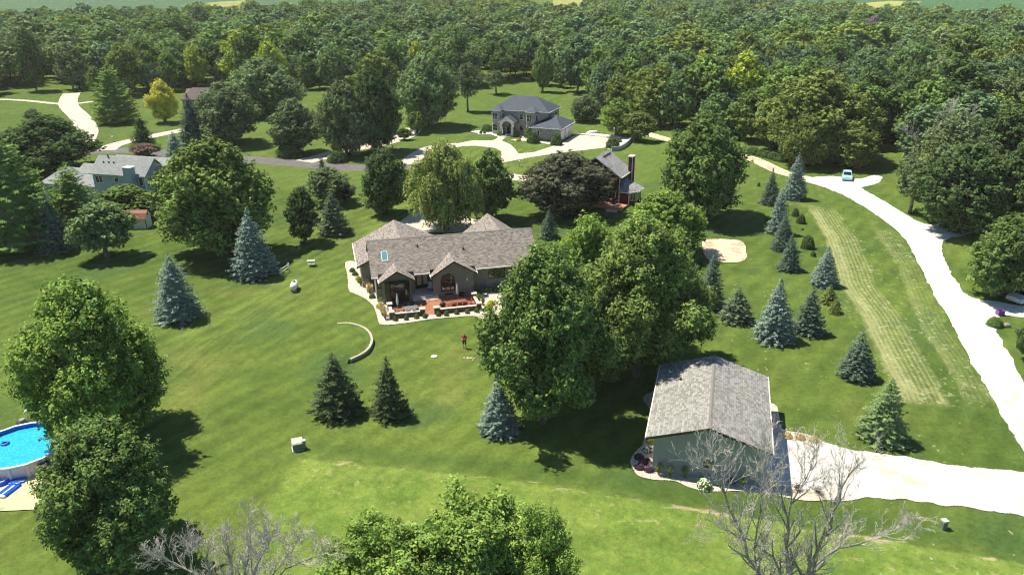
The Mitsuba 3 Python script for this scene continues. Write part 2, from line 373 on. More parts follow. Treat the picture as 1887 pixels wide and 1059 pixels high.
def broadleaf(seed, H, R, z0=.08, kind='round', nlobe=26, shoots=620, per=20, leaf=.21, lobe=.34, up=.55, hang=0., fill=.22, trunk_r=.028, gap=0., ragged=.09, rough=.40):
    """(trunk mesh, crown vertices, faces, relative colour per vertex)"""
    rng = np.random.default_rng(seed); env = envelope(kind); zb = z0 * H; hc = H - zb
    cs, rs = [], []
    for i in range(nlobe):
        t = (i + .5) / nlobe; a = i * 2.399 + rng.uniform(-.5, .5); rl = R * lobe * rng.uniform(.72, 1.22) * (.78 + .22 * float(env(np.array(t))))
        rad = max(float(env(np.array(t))) * R * rng.uniform(1 - 1.3 * ragged, 1 + .7 * ragged) - rl * .9, 0) * (1 if i % 4 else .45)
        cs.append([rad * math.cos(a), rad * math.sin(a), zb + rl * .55 + t * (hc - rl * 1.45)]); rs.append(rl)
    for t in np.linspace(.25, .8, 4): cs.append([0, 0, zb + t * hc]); rs.append(R * .42 * float(env(np.array(t))))
    cs, rs = np.array(cs), np.array(rs)
    w = rs ** 2; k = rng.choice(len(rs), shoots * 3, p=w / w.sum()); d = unit(rng.normal(size=(len(k), 3)) + [0, 0, .25])
    sq = np.array([1, 1, .82]); p = cs[k] + d * rs[k][:, None] * sq
    inside = (np.linalg.norm((p[:, None] - cs[None]) / sq, axis=2) < rs * .84).any(1)
    if gap: inside |= meshkit.fbm(p / (R * .33) + seed, 2, seed) < gap
    p, d, k = p[~inside][:shoots], d[~inside][:shoots], k[~inside][:shoots]; m = len(p)
    ax = unit(d + [0, 0, up] + rng.normal(size=(m, 3)) * .22)
    L = R * .17 * rng.uniform(.6, 1.45, m); wd = R * .085 * rng.uniform(.7, 1.35, m)
    if hang: ax = unit(np.stack([d[:, 0] * .25, d[:, 1] * .25, -np.ones(m)], 1)); L = R * hang * rng.uniform(.5, 1.2, m); wd = R * .055 * rng.uniform(.7, 1.3, m)
    q = np.repeat(np.arange(m), per); s = rng.uniform(0, 1, len(q)); off = unit(rng.normal(size=(len(q), 3))) * (rng.uniform(0, 1, len(q)) ** .5)[:, None]
    pos = p[q] + ax[q] * (L[q] * (s - .35))[:, None] + off * (wd[q] * (1.05 - .6 * s))[:, None]
    nrm = off * .6 + ax[q] * .3 + d[q] * .35 + [0, 0, .62] + rng.normal(size=(len(q), 3)) * rough
    size = leaf * rng.uniform(.65, 1.3, len(q))
    tone = np.clip(rng.normal(1, .23, m), .5, 1.6)[q] * rng.uniform(.78, 1.25, len(q))
    tone *= (1 + .5 * (meshkit.fbm(cs / (R * .6) + 3, 2, seed) - .5))[k][q]
    nf = int(len(q) * fill); kk = rng.choice(len(rs), nf, p=w / w.sum()); fp = cs[kk] + unit(rng.normal(size=(nf, 3))) * (rs[kk] * .78 * rng.uniform(.3, 1, nf) ** .5)[:, None]
    pos, nrm = np.vstack([pos, fp]), np.vstack([nrm, rng.normal(size=(nf, 3)) + [0, 0, .6]]); size = np.r_[size, leaf * 1.5 * rng.uniform(.8, 1.3, nf)]; tone = np.r_[tone, rng.uniform(.8, 1.2, nf)]
    keep = pos[:, 2] > .12; pos, nrm, size, tone = pos[keep], nrm[keep], size[keep], tone[keep]
    v, f = leaves(rng, pos, nrm, size)
    yel = np.clip(rng.normal(0, .5, len(pos)), -1, 1)
    col = np.stack([tone * (1 + .16 * yel), tone, tone * (1 - .1 * yel)], 1)
    tr = MB(); r0 = H * trunk_r; top = zb + hc * .55
    zs = np.linspace(-.05, top, 6); xs = np.cumsum(rng.normal(0, .012 * H, (6, 2)), 0); xs -= xs[0]
    for i in range(5): tr.tube([*xs[i], zs[i]], [*xs[i + 1], zs[i + 1]], r0 * (1.25 - i * .2), r0 * (1.05 - i * .2), 7)
    order = rng.permutation(len(rs))[:10]
    for i in order:
        z = float(np.clip(cs[i][2] * .62, zb * .8, top)); j = min(int(z / top * 5), 4); b = [*xs[j], z]; mid = np.array(b) * .45 + cs[i] * .55 - [0, 0, .04 * H]
        tr.tube(b, mid, r0 * .42, r0 * .27, 5); tr.tube(mid, cs[i], r0 * .27, r0 * .1, 4)
    return tr.out(), v, f, np.repeat(col, 4, 0)


def spruce(seed, H, R, dense=1., droop=.14, rise=.12, base=.02, ragged=.10, needle=.13, tipc=1.35, power=.74, dz=.042, layered=1.):
    """tiers of flat drooping boughs, each a fan of needle sprays"""
    rng = np.random.default_rng(seed); P, N, S, C = [], [], [], []
    z = base * H + .1
    while z < H * .985:
        fr = 1 - z / H; r = R * fr ** power + .05; nb = max(5, int(2 * PI * r / .52 * dense)); a0 = rng.uniform(0, 6.28); lump = rng.uniform(.92, 1.06)
        for b in range(nb):
            a = a0 + b * 2 * PI / nb + rng.normal(0, .14); L = r * lump * np.clip(rng.normal(1, ragged), .6, 1.25); dirn = np.array([math.cos(a), math.sin(a), 0]); side = np.array([-math.sin(a), math.cos(a), 0])
            n = max(6, int(L * 17 * dense)); s = rng.uniform(.15, 1, n) ** .75; sz = z + rng.normal(0, dz * H * .20 * layered); tilt = droop * rng.uniform(.5, 1.6)
            hw = .34 * min(1., L) * (1.08 - s) ** .6 + .04; o = rng.uniform(-1, 1, n); sag = -.10 * np.abs(o) * hw * 3
            P.append(dirn * (L * s)[:, None] + side * (o * hw)[:, None] + np.stack([0 * s, 0 * s, sz - tilt * L * s + rise * L * s ** 3 + sag + rng.normal(0, .03, n)], 1))
            N.append(dirn * (.05 + .5 * s[:, None]) + side * (o * .5)[:, None] + [0, 0, .9] + rng.normal(size=(n, 3)) * .30); S.append(needle * rng.uniform(.7, 1.3, n) * (.85 + .25 * fr))
            C.append(tipc * .80 * rng.uniform(.75, 1.25, n) * np.clip(rng.normal(1, .15), .68, 1.4))
        z += dz * H * rng.uniform(.8, 1.2) * (.55 + .45 * fr + .15)
    n = 14; tz = np.linspace(H * .93, H * 1.01, n); P.append(np.stack([rng.normal(0, .03, n), rng.normal(0, .03, n), tz], 1)); N.append(rng.normal(size=(n, 3))); S.append(np.full(n, needle)); C.append(np.full(n, 1.1))
    P, N, S, C = np.vstack(P), np.vstack(N), np.concatenate(S), np.concatenate(C)
    keep = P[:, 2] > .06; v, f = leaves(rng, P[keep], N[keep], S[keep], .5); C = C[keep]
    core = MB().lathe([(0, 0.15), (R * .50, .15), (R * .44, H * .25), (R * .26, H * .6), (0, H * .9)], n=10); cv, cf = core.out()
    tr = MB().tube([0, 0, -.05], [0, 0, H * .9], H * .017, H * .003, 7)
    col = np.repeat(np.stack([C * rng.uniform(.92, 1.08, len(C)), C, C], 1), 4, 0)
    return tr.out(), np.vstack([v, cv]), np.vstack([f, cf + len(v)]), np.vstack([col, np.full((len(cv), 3), .9)])


def bush(seed, H, R, n=900, leaf=.11, spiky=False):
    rng = np.random.default_rng(seed)
    if spiky:
        m = n; a = rng.uniform(0, 6.28, m); t = rng.uniform(.05, 1, m); bend = rng.uniform(.15, 1., m)
        pos = np.stack([np.cos(a) * R * bend * t ** 1.6, np.sin(a) * R * bend * t ** 1.6, H * t * (1.05 - .35 * bend)], 1); v, f = leaves(rng, pos, np.stack([np.cos(a), np.sin(a), .5 + 0 * a], 1) + rng.normal(size=(m, 3)) * .5, leaf * rng.uniform(.7, 1.3, m), .35)
        c = rng.uniform(.75, 1.25, m)
    else:
        d = unit(rng.normal(size=(n, 3)) + [0, 0, .35]); d[:, 2] = np.abs(d[:, 2]); lum = .82 + .36 * meshkit.fbm(d * 2.6 + seed, 2, seed); rr = lum * rng.uniform(.72, 1.04, n)
        pos = np.stack([d[:, 0] * R * rr, d[:, 1] * R * rr, .04 + d[:, 2] * H * rr * .96], 1); v, f = leaves(rng, pos, d + rng.normal(size=(n, 3)) * .45, leaf * rng.uniform(.7, 1.3, n)); c = np.clip(rng.normal(1, .2, n), .5, 1.6)
    tr = MB()
    for k in range(4): a = k * 1.6 + .3; tr.tube([0, 0, -.03], [math.cos(a) * R * .5, math.sin(a) * R * .5, H * .55], .03 * H + .01, .008, 5)
    return tr.out(), v, f, np.repeat(np.stack([c, c, c], 1), 4, 0)


PROTO = {}
def proto(name, make):
    PROTO[name] = make
GROUPS = {}
TINT = {'green': (.052, .084, .022), 'dark': (.034, .058, .019), 'fresh': (.075, .118, .024), 'grey': (.058, .083, .034), 'olive': (.064, .088, .022), 'lime': (.115, .150, .022), 'yellow': (.30, .285, .036),
        'willow': (.100, .128, .034), 'purple': (.040, .046, .026), 'pine': (.072, .112, .030), 'bright': (.066, .098, .024), 'blue': (.080, .112, .086), 'bluegreen': (.046, .070, .046), 'spruce': (.036, .054, .023), 'spruce_l': (.052, .076, .042), 'silver': (.070, .106, .040),
        'forest': (.056, .092, .032), 'forest_cool': (.048, .080, .036), 'tan': (.22, .18, .075), 'barberry': (.040, .024, .032), 'gold': (.17, .17, .03), 'brown': (.085, .065, .045), 'twig': (.13, .12, .10)}
_made = {}


def group_of(name, tint):
    k = f'plant_{name}_{tint}'
    if k not in scene:
        if name not in _made: _made[name] = PROTO[name]()
        tr, v, f, c = _made[name]
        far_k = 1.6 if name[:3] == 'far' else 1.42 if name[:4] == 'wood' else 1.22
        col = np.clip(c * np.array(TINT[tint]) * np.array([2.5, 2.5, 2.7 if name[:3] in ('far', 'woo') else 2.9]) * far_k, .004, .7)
        scene[k] = {'type': 'shapegroup', 'trunk': mikit.ply(tr, 'bark', True), 'crown': mikit.ply((v, f), 'foliage', False, color=col)}
    return k


SIZE = {}
def plant(key, name, tint, g, h, r, label, cat, group=None, rot=None, lean=0., kind=None):
    """a plant of height h and crown radius r on the ground at g"""
    H, R = SIZE[name]; gk = group_of(name, tint)
    key = uniq(key)
    rot = (g[0] * 37.7 + g[1] * 91.3) % 360 if rot is None else rot
    scene[key] = {'type': 'instance', 'to_world': T().translate([float(g[0]), float(g[1]), float(g[2]) if len(g) > 2 else 0.]).rotate([0, 1, 0], lean).rotate([0, 0, 1], float(rot)).scale([r / R, r / R, h / H]), 'shapegroup': {'type': 'ref', 'id': gk}}
    if label: labels[key] = {'label': label, 'category': cat}
    if group: labels[key]['group'] = group
    return key


def tree(key, name, tint, bx, by, top, w, label, cat='tree', group=None, **k):
    """by picture measures: foot of the trunk, row of the top, crown width"""
    g = G(bx, by); h = height_at(g, top)
    return plant(key, name, tint, g, h, w / 2 / pxm(g + [0, 0, h * .4]), label, cat, group, **k)


def reg(name, H, R, make): SIZE[name] = (H, R); proto(name, make)
for i in range(4): reg(f'maple{i}', 10, 4.4, lambda i=i: broadleaf(11 + i, 10, 4.4, .06, 'round', 34, 1500, 17, .145, .29, .6, trunk_r=.024))
for i in range(2): reg(f'oval{i}', 10, 3.4, lambda i=i: broadleaf(31 + i, 10, 3.4, .09, 'oval', 26, 1000, 17, .145, .34, .7))
reg('fine', 10, 4.8, lambda: broadleaf(41, 10, 4.8, .26, 'dome', 30, 1500, 24, .095, .20, 1.4, gap=.40, ragged=.34))
reg('bigmaple', 11, 4.6, lambda: broadleaf(44, 11, 4.6, .03, 'round', 44, 2300, 20, .115, .25, .8, ragged=.15))
reg('clump', 11, 4.6, lambda: broadleaf(47, 11, 4.6, .10, 'round', 36, 2000, 20, .115, .25, .9, gap=.30, ragged=.2, trunk_r=.022))
for i in range(2): reg(f'small{i}', 6, 2.5, lambda i=i: broadleaf(51 + i, 6, 2.5, .18, 'round', 22, 800, 16, .105, .34, .5))
reg('open', 8, 3, lambda: broadleaf(61, 8, 3, .30, 'open', 14, 420, 16, .12, .36, .5, gap=.40, trunk_r=.022))
reg('weep', 10, 4.2, lambda: broadleaf(71, 10, 4.2, .10, 'round', 30, 1500, 22, .11, .27, hang=.38))
for i in range(3): reg(f'blue{i}', 8, 2.6, lambda i=i: spruce(81 + i, 8, 2.6, 1.0, ragged=(.10, .17, .12)[i], power=(.74, .64, .88)[i], dz=(.042, .05, .038)[i]))
for i in range(2): reg(f'dark{i}', 7, 2.1, lambda i=i: spruce(91 + i, 7, 2.1, 1.0, ragged=.15, dz=.056, tipc=1.25))
reg('pine', 11, 4., lambda: spruce(97, 11, 4., .95, droop=-.08, rise=.08, base=.05, ragged=.22, needle=.19, tipc=1.35, power=.62, dz=.075, layered=1.0))
for i in range(5): reg(f'wood{i}', 15, 5.6, lambda i=i: broadleaf(101 + i, 15, 5.6, .12, ['dome', 'round', 'dome', 'oval', 'dome'][i], 24, 560, 13, .29, .31, .5, fill=.3, trunk_r=.016, rough=.24))
for i in range(4): reg(f'far{i}', 15, 6., lambda i=i: broadleaf(121 + i, 15, 6., .3, 'dome', 15, 200, 11, .42, .36, .5, fill=.25, trunk_r=.012, rough=.16))
reg('bush', 1., .75, lambda: bush(131, 1., .75)); reg('bushbig', 2., 1.3, lambda: bush(132, 2., 1.3, 2200, .12)); reg('tuft', 1.3, .55, lambda: bush(133, 1.3, .55, 500, .09, True))


def ray_to(px, py, y):
    """the point of the view of the photo's pixel on the upright plane at distance y"""
    g = G(px, py) - [0, 0, CZ]; t = y / g[1]; return np.array([0, 0, CZ]) + g * t if g[1] > 0 else None


def bare(seed, stems, depth=4, twig=.011, spread=1.):
    """leafless tree: stems are polylines of (x, y, z, radius); side branches and twigs grow from them. (stems and limbs, fine twigs)"""
    rng = np.random.default_rng(seed); big, fine = MB(), MB()
    def limb(p, d, L, r, k):
        n = 3 if k < 3 else 2; upw = .16 if k < 3 else .08
        for i in range(n):
            d = unit(d + rng.normal(size=3) * .12 + [0, 0, upw]); q = p + d * L / n; r1 = max(r * (1 - .62 / n), twig * .8)
            (big if r > .03 else fine).tube(p, q, r, r1, 6 if r > .06 else 4 if r > .03 else 3, cap=False)
            if k < depth:
                for _ in range(rng.integers(1, 3)): side(q, d, L * rng.uniform(.38, .60), max(r1 * .6, twig), k + 1)
            p, r = q, r1
    def side(p, d, L, r, k):
        s = unit(np.cross(d, rng.normal(size=3))); limb(p, unit(d * 1. + s * rng.uniform(.55, .95) * spread), L, r, k)
    for st in stems:
        st = np.asarray(st, float); L = np.linalg.norm(st[-1, :3] - st[0, :3])
        for i in range(len(st) - 1):
            a, b = st[i], st[i + 1]; d = unit(b[:3] - a[:3]); m = (a[:3] + b[:3]) / 2 + rng.normal(size=3) * .05 * np.linalg.norm(b[:3] - a[:3]); rm = (a[3] + b[3]) / 2
            big.tube(a[:3], m, a[3] * .66, rm * .66, 8, cap=False); big.tube(m, b[:3], rm * .66, b[3] * .66, 8, cap=False)
            for q, r in ((m, rm), (b[:3], b[3])):
                if i or q is not m:
                    [side(q, d, L * rng.uniform(.09, .17), r * .5, 1) for _ in range(2)]
        for _ in range(2): side(st[-1, :3], unit(st[-1, :3] - st[-2, :3]), L * .085, st[-1, 3] * .9, 1)
    return big, fine


# ------------------------------------------------------------------ ground, drives, beds
structure('ground', 'mown green lawn with mower tracks and a lighter unmown meadow in front', MB().add([[-2600, -60, 0], [2600, -60, 0], [2600, 4000, 0], [-2600, 4000, 0]], [[0, 1, 2, 3]]), 'grass')
ribbon('street', 'dark asphalt street running behind the houses', [(-120, 306), (-10, 296), (120, 284), (230, 277), (380, 288), (540, 300), (640, 309), (740, 306), (800, 300)], 5.6, 'asphalt')
ribbon('driveway', 'pale concrete driveway of the house with the brown roof, upper left', [(196, 277), (215, 266), (280, 251), (345, 238), (420, 222)], 4.2, 'concrete')
ribbon('driveway', 'white winding drive at the upper left', [(152, 262), (160, 240), (148, 217), (128, 197), (126, 184), (132, 172)], 5.4, 'concrete')
ribbon('path', 'narrow white track crossing the winding drive, far left', [(-40, 182), (40, 185), (120, 192), (175, 187), (230, 184)], 2.2, 'concrete')
ribbon('driveway', 'concrete drive under the two dark trees left of the stone house', [(560, 298), (600, 287), (640, 276), (700, 265), (750, 249), (760, 236)], 5.0, 'concrete')
q = lambda l: [(840 + x / 5.55, 160 + y / 5.55) for x, y in l]
sheet('driveway', 'curved cream concrete drive of the grey stone house', q([(-40, 600), (20, 578), (180, 548), (380, 548), (440, 515), (500, 497), (530, 505), (480, 540), (470, 552), (560, 590), (610, 640), (640, 685), (800, 668), (1010, 600), (1065, 590), (1230, 490), (1600, 520), (1640, 560), (1520, 625), (1180, 662), (800, 715), (470, 778), (445, 745), (470, 700), (462, 660), (400, 625), (200, 605), (20, 608)]), 'concrete', smooth=False)
ribbon('driveway', 'concrete end of the stone house loop behind the willow', [(846, 267), (800, 272), (770, 287), (752, 303)], 4.5, 'concrete')
ribbon('driveway', 'short white drive behind the dark purple tree', [(905, 318), (945, 326), (985, 332), (1040, 338)], 4.2, 'concrete')
sheet('driveway', 'white concrete drive behind the large ranch house', [(715, 428), (742, 405), (775, 378), (812, 384), (850, 396), (895, 412), (930, 428)], 'concrete', smooth=False)
ribbon('lane', 'narrow pale lane leading to the woodland edge', [(1500, 332), (1440, 317), (1380, 291), (1300, 273), (1225, 256), (1190, 246)], 3.4, 'sand')
sheet('lane', 'wide white gravel lane along the right side', [(1478, 331), (1530, 325), (1580, 330), (1612, 323), (1626, 330), (1612, 340), (1590, 345), (1592, 350), (1640, 377), (1690, 407), (1722, 414), (1745, 408), (1790, 404), (1830, 412), (1785, 432), (1748, 440), (1735, 455), (1745, 488), (1768, 528), (1790, 548), (1840, 556), (1905, 566), (2000, 570), (2000, 592), (1890, 585), (1845, 582), (1824, 590), (1836, 612), (1856, 648), (1890, 712), (1940, 800), (2030, 960), (1960, 980), (1888, 838), (1850, 772), (1810, 702), (1776, 642), (1746, 582), (1720, 541), (1700, 500), (1680, 461), (1660, 432), (1620, 400), (1560, 363), (1520, 346)], 'gravel', rough=.36)
sheet('gravel_drive', 'white gravel drive from the lane to the grey garage', [(1500, 818), (1560, 828), (1655, 839), (1720, 852), (1800, 862), (1887, 872), (2010, 884), (2010, 966), (1887, 950), (1810, 938), (1740, 930), (1680, 922), (1600, 916), (1500, 912)], 'gravel', rough=.5)
c = lambda x, y: (1150 + x / 3.53, 630 + y / 3.53)
sheet('garage_bed', 'pale stone bed curving round the grey garage', [c(*k) for k in [(135, 350), (165, 440), (150, 540), (125, 650), (48, 755), (45, 805), (95, 870), (200, 897), (330, 905), (430, 948), (550, 970), (760, 970), (900, 985), (1000, 1000), (1150, 1030), (1260, 1035), (1345, 1010), (1375, 960), (1250, 780), (1330, 690), (1310, 660), (1260, 628), (1150, 592), (1060, 580), (1015, 545), (1000, 440), (950, 395), (700, 300), (400, 250)]], 'rock_mulch', rough=.12)
sheet('concrete_apron', 'white concrete apron beside the grey garage', [c(*k) for k in [(760, 640), (1020, 632), (1316, 672), (1345, 985), (1180, 955), (1040, 938), (800, 900)]], 'gravel', smooth=False)
sheet('sand_patch', 'round pale sand patch on the lawn', [(1297, 444), (1330, 441), (1366, 445), (1375, 462), (1371, 481), (1340, 484), (1308, 479), (1296, 465)], 'sand', rough=.25)
c1 = lambda x, y: (630 + x / 4.813, 390 + y / 4.813)
sheet('house_bed', 'cream stone bed round the patio of the ranch house', [c1(*k) for k in [(28, 458), (60, 440), (115, 445), (300, 500), (700, 600), (1300, 650), (1430, 690), (1480, 760), (1420, 880), (1350, 960), (1250, 955), (1190, 930), (1100, 928), (800, 955), (600, 985), (440, 1003), (365, 1005), (330, 990), (312, 930), (285, 850), (250, 808), (200, 770), (130, 735), (62, 700), (55, 600), (40, 520)]], 'rock_mulch', rough=.1)
sheet('pool_patio', 'cream concrete pad beside the round swimming pool', [(-80, 946), (63, 939), (92, 905), (122, 868), (100, 842), (-80, 850)], 'pad', smooth=False)
sheet('stone_terrace', 'white stone terrace edge by the grey house driveway', q([(1230, 483), (1420, 480), (1640, 500), (1790, 528), (1800, 545), (1700, 600), (1600, 650), (1545, 640), (1640, 560), (1600, 520)]), 'gravel', smooth=False)
sheet('front_bed', 'white stone bed before the grey stone house', q([(160, 447), (330, 452), (420, 480), (520, 500), (640, 495), (720, 500), (760, 545), (960, 575), (1060, 595), (950, 590), (830, 572), (700, 555), (640, 560), (560, 545), (700, 530), (640, 510), (560, 515), (440, 520), (360, 490), (230, 490), (220, 475), (150, 465)]), 'gravel', smooth=False)
# far fields beyond the wood
def far_sheet(key, label, x0, x1, y0, y1, m, z=.05):
    structure(key, label, MB().add([[x0, y0, z], [x1, y0, z], [x1 * 1.0, y1, z], [x0, y1, z]], [[0, 1, 2, 3]]), m)
far_sheet('crop_field', 'wide deep green crop field beyond the wood, upper left', -1500, -60, 560, 3800, 'crop_green')
far_sheet('crop_field', 'deep green crop field beyond the wood, upper right', 230, 1600, 560, 3800, 'crop_green')
sheet('field_strip', 'pale yellow green strip in the field at the top left', [(330, 12), (390, 5), (452, 1), (452, 10), (400, 14)], 'meadow_far', smooth=False, z=.10)
sheet('field_strip', 'bright field strip seen through the gap at the top middle', [(1018, -6), (1150, -6), (1160, 14), (1020, 14)], 'meadow_far', smooth=False, z=.10)
sheet('field_strip', 'yellow field strip at the top right', [(1566, 9), (1640, 2), (1700, 4), (1660, 14), (1575, 18)], 'meadow_far', smooth=False, z=.11)


# ------------------------------------------------------------------ buildings
def window(parent, M, p, d, z0, w, h, frm='trim_white', pane='glass_dark', bars=1, rail=0, t=.08, out=.06, arch=False, name='window'):
    """window on the local wall point p (centre), wall direction d (unit, seen from outside left to right)"""
    d = np.array(d, float); nrm = np.array([d[1], -d[0]]); L = np.eye(4); L[:2, 0], L[:2, 1], L[:2, 3], L[2, 3] = d, -nrm, p, z0
    A = M @ L; f = MB(A); x = w / 2; hs = h - x if arch else h
    f.box(-x, -x + t, -out, 0, 0, hs); f.box(x - t, x, -out, 0, 0, hs); f.box(-x + t, x - t, -out, 0, 0, t)
    if arch:
        a = np.linspace(0, PI, 13)
        for k in range(12): f.slab([[x * math.cos(a[k]), -out, hs + x * math.sin(a[k])], [x * math.cos(a[k + 1]), -out, hs + x * math.sin(a[k + 1])], [x * math.cos(a[k + 1]), 0.0, hs + x * math.sin(a[k + 1])], [x * math.cos(a[k]), 0., hs + x * math.sin(a[k])]], t)
        f.box(-x + t, x - t, -out, 0, hs - .04, hs + .04)
    else: f.box(-x + t, x - t, -out, 0, h - t, h)
    for k in range(1, bars + 1): f.box(-x + w * k / (bars + 1) - t * .4, -x + w * k / (bars + 1) + t * .4, -out * .9, 0, t, hs - t * (not arch))
    for k in range(1, rail + 1): f.box(-x + t, x - t, -out * .8, 0, h * k / (rail + 1) - .03, h * k / (rail + 1) + .03)
    key = obj(f'{parent}__{name}', f, frm)
    g = MB(A)
    if arch:
        pr = [(-x + t, t), (x - t, t)] + [((x - t) * math.cos(u), hs + (x - t) * math.sin(u)) for u in np.linspace(0, PI, 14)]
        g.wallprism(pr, 1, -.012, -.002)
    else: g.box(-x + t, x - t, -.012, -.002, t, h - t)
    obj(f'{key}__pane', g, pane); return key


def gable(mb, x0, x1, y0, y1, ze, zr, axis, t=.14):
    """two roof slopes over the rectangle, ridge along the axis (0: x, 1: y)"""
    if axis == 0:
        m = (y0 + y1) / 2; mb.slab([[x0, y0, ze], [x1, y0, ze], [x1, m, zr], [x0, m, zr]], t); mb.slab([[x1, y1, ze], [x0, y1, ze], [x0, m, zr], [x1, m, zr]], t)
    else:
        m = (x0 + x1) / 2; mb.slab([[x0, y1, ze], [x0, y0, ze], [m, y0, zr], [m, y1, zr]], t); mb.slab([[x1, y0, ze], [x1, y1, ze], [m, y1, zr], [m, y0, zr]], t)


def hip(mb, x0, x1, y0, y1, ze, zr, rx0, rx1, ry0=None, ry1=None, t=.14):
    m = (y0 + y1) / 2; a = [rx0, m if ry0 is None else ry0, zr]; b = [rx1, m if ry1 is None else ry1, zr]
    mb.slab([[x0, y0, ze], [x1, y0, ze], b, a], t); mb.slab([[x1, y1, ze], [x0, y1, ze], a, b], t); mb.slab([[x1, y0, ze], [x1, y1, ze], b], t); mb.slab([[x0, y1, ze], [x0, y0, ze], a], t)


# ---- the garage in front, right
GM = frame([16.92, 59.14], -15.07)
gw, gl, ge, gr_, = 4.84, 6.43, 3.34, 4.90
g = thing('garage', 'grey green garage with a pale brown shingle roof by the gravel drive', 'garage')
iw = gw - .62; zi = ge + (gr_ - ge) * .62 / gw - .16
obj('garage__wall', MB(GM).wallprism([(-iw, 0), (iw, 0), (iw, zi), (0, gr_ - .17), (-iw, zi)], 1, -gl + .3, gl - .3), 'stucco_garage')
rf = MB(GM); gable(rf, -gw, gw, -gl, gl, ge, gr_, 1, .10); obj('garage__roof', rf, 'shingle_pale')
cpm = MB(GM); s_ = (gr_ - ge) / gw
cpm.slab([[-.17, -gl - .01, gr_ - .17 * s_ + .015], [.0, -gl - .01, gr_ + .03], [0, gl + .01, gr_ + .03], [-.17, gl + .01, gr_ - .17 * s_ + .015]], .03); cpm.slab([[0, -gl - .01, gr_ + .03], [.17, -gl - .01, gr_ - .17 * s_ + .015], [.17, gl + .01, gr_ - .17 * s_ + .015], [0, gl + .01, gr_ + .03]], .03)
obj('garage__ridge_cap', cpm, 'ridge_cap')
for sx in (-1, 1): obj('garage__gutter', MB(GM).box(*sorted((sx * gw, sx * (gw + .10))), -gl, gl, ge - .15, ge - .01), 'trim_tan')
for sy in (-1, 1):
    r_ = MB(GM)
    for sx in (-1, 1): r_.slab([[0, sy * gl, gr_ - .02], [sx * gw, sy * gl, ge - .02], [sx * gw, sy * (gl + .035), ge - .02], [0, sy * (gl + .035), gr_ - .02]], .2)
    obj('garage__rake_board', r_, 'trim_dark')
obj('garage__roof_vent', MB(GM).lathe([(0, 0), (.14, 0), (.14, .06), (.07, .09), (.07, .22), (0, .22)], (-2.75, 2.6, ge + (gw - 2.75) * s_), 12), 'metal_dark')
window('garage', GM, (.15, -gl + .3), (1, 0), .95, .95, 1.0, 'utility_pale', 'glass_dark', bars=0, rail=1)
for k in (-3.1, 3.1): window('garage', GM, (iw, k), (0, 1), .05, 4.6, 2.4, 'trim_tan', 'stucco_garage', bars=0, rail=3, name='overhead_door')

# ---- the large ranch house
A_, B_ = G(675.3, 443.6, 6.4), G(978, 419, 6.4)
HA = math.degrees(math.atan2(B_[1] - A_[1], B_[0] - A_[0])); HM = frame(A_[:2], HA)
h = thing('ranch_house', 'large single storey ranch house with brown shingle roof and brick patio', 'house')
w_ = MB(HM)
body = [(.55, -4.3), (5.3, -4.3), (5.3, -3.0), (7.5, -3.0), (7.5, -4.3), (20.9, -4.3), (20.9, 4.3), (.55, 4.3)]
w_.prism(body, 0, 3.1); w_.prism([(1.25, -5.62), (4.75, -5.62), (4.75, -4.31), (1.25, -4.31)], 0, 2.95); w_.prism([(7.55, -5.5), (12.5, -5.5), (12.5, -4.31), (7.55, -4.31)], 0, 2.95)
w_.wallprism([(-4.3, 3.1), (4.3, 3.1), (0, 6.2)], 0, .56, 20.89)
w_.wallprism([(1.25, 2.95), (4.72, 2.95), (2.98, 4.12)], 1, -5.618, -3.0); w_.wallprism([(7.56, 2.95), (12.49, 2.95), (10.05, 4.58)], 1, -5.498, -2.5)
w_.prism([(-.9, .25), (9.6, .25), (9.6, 9.5), (-.9, 9.5)], 0, 2.98); w_.wallprism([(-.9, 2.98), (9.6, 2.98), (4.4, 5.65)], 1, .26, 9.48)
w_.prism([(14.4, 4.31), (20.9, 4.31), (20.9, 9.6), (14.4, 9.6)], 0, 3.0); w_.wallprism([(14.4, 3.0), (20.9, 3.0), (17.6, 5.5)], 1, 4.0, 9.58)
obj('ranch_house__wall', w_, 'stucco')
rf = MB(HM); t = .12
def mz(v): return 6.4 - 3.2 * v / 4.93       # height of the front slope
rf.slab([[0, -4.93, 3.2], [.85, -4.93, 3.2], [.85, 0, 6.4], [0, 0, 6.4]], t)
rf.slab([[.85, -4.5, mz(4.5)], [12.9, -4.5, mz(4.5)], [12.9, 0, 6.4], [.85, 0, 6.4]], t)
rf.slab([[5.2, -4.93, 3.2], [7.2, -4.93, 3.2], [7.2, -4.5, mz(4.5)], [5.2, -4.5, mz(4.5)]], t)
rf.slab([[12.9, -4.93, 3.2], [21.4, -4.93, 3.2], [21.4, 0, 6.4], [12.9, 0, 6.4]], t)
rf.slab([[21.4, 4.93, 3.2], [0, 4.93, 3.2], [0, 0, 6.4], [21.4, 0, 6.4]], t)
def cross(x0, x1, v0, ze, zr):
    m = (x0 + x1) / 2; ve, vr = (6.4 - ze) / 3.2 * 4.93 - .1, (6.4 - zr) / 3.2 * 4.93 - .1; e = .012
    rf.slab([[x0, -ve, ze + e], [x0, -v0, ze + e], [m, -v0, zr + e], [m, -vr, zr + e]], t); rf.slab([[x1, -v0, ze + e], [x1, -ve, ze + e], [m, -vr, zr + e], [m, -v0, zr + e]], t)
cross(.8, 5.16, 6.5, 3.02, 4.36); cross(7.2, 12.93, 5.9, 3.02, 4.8)
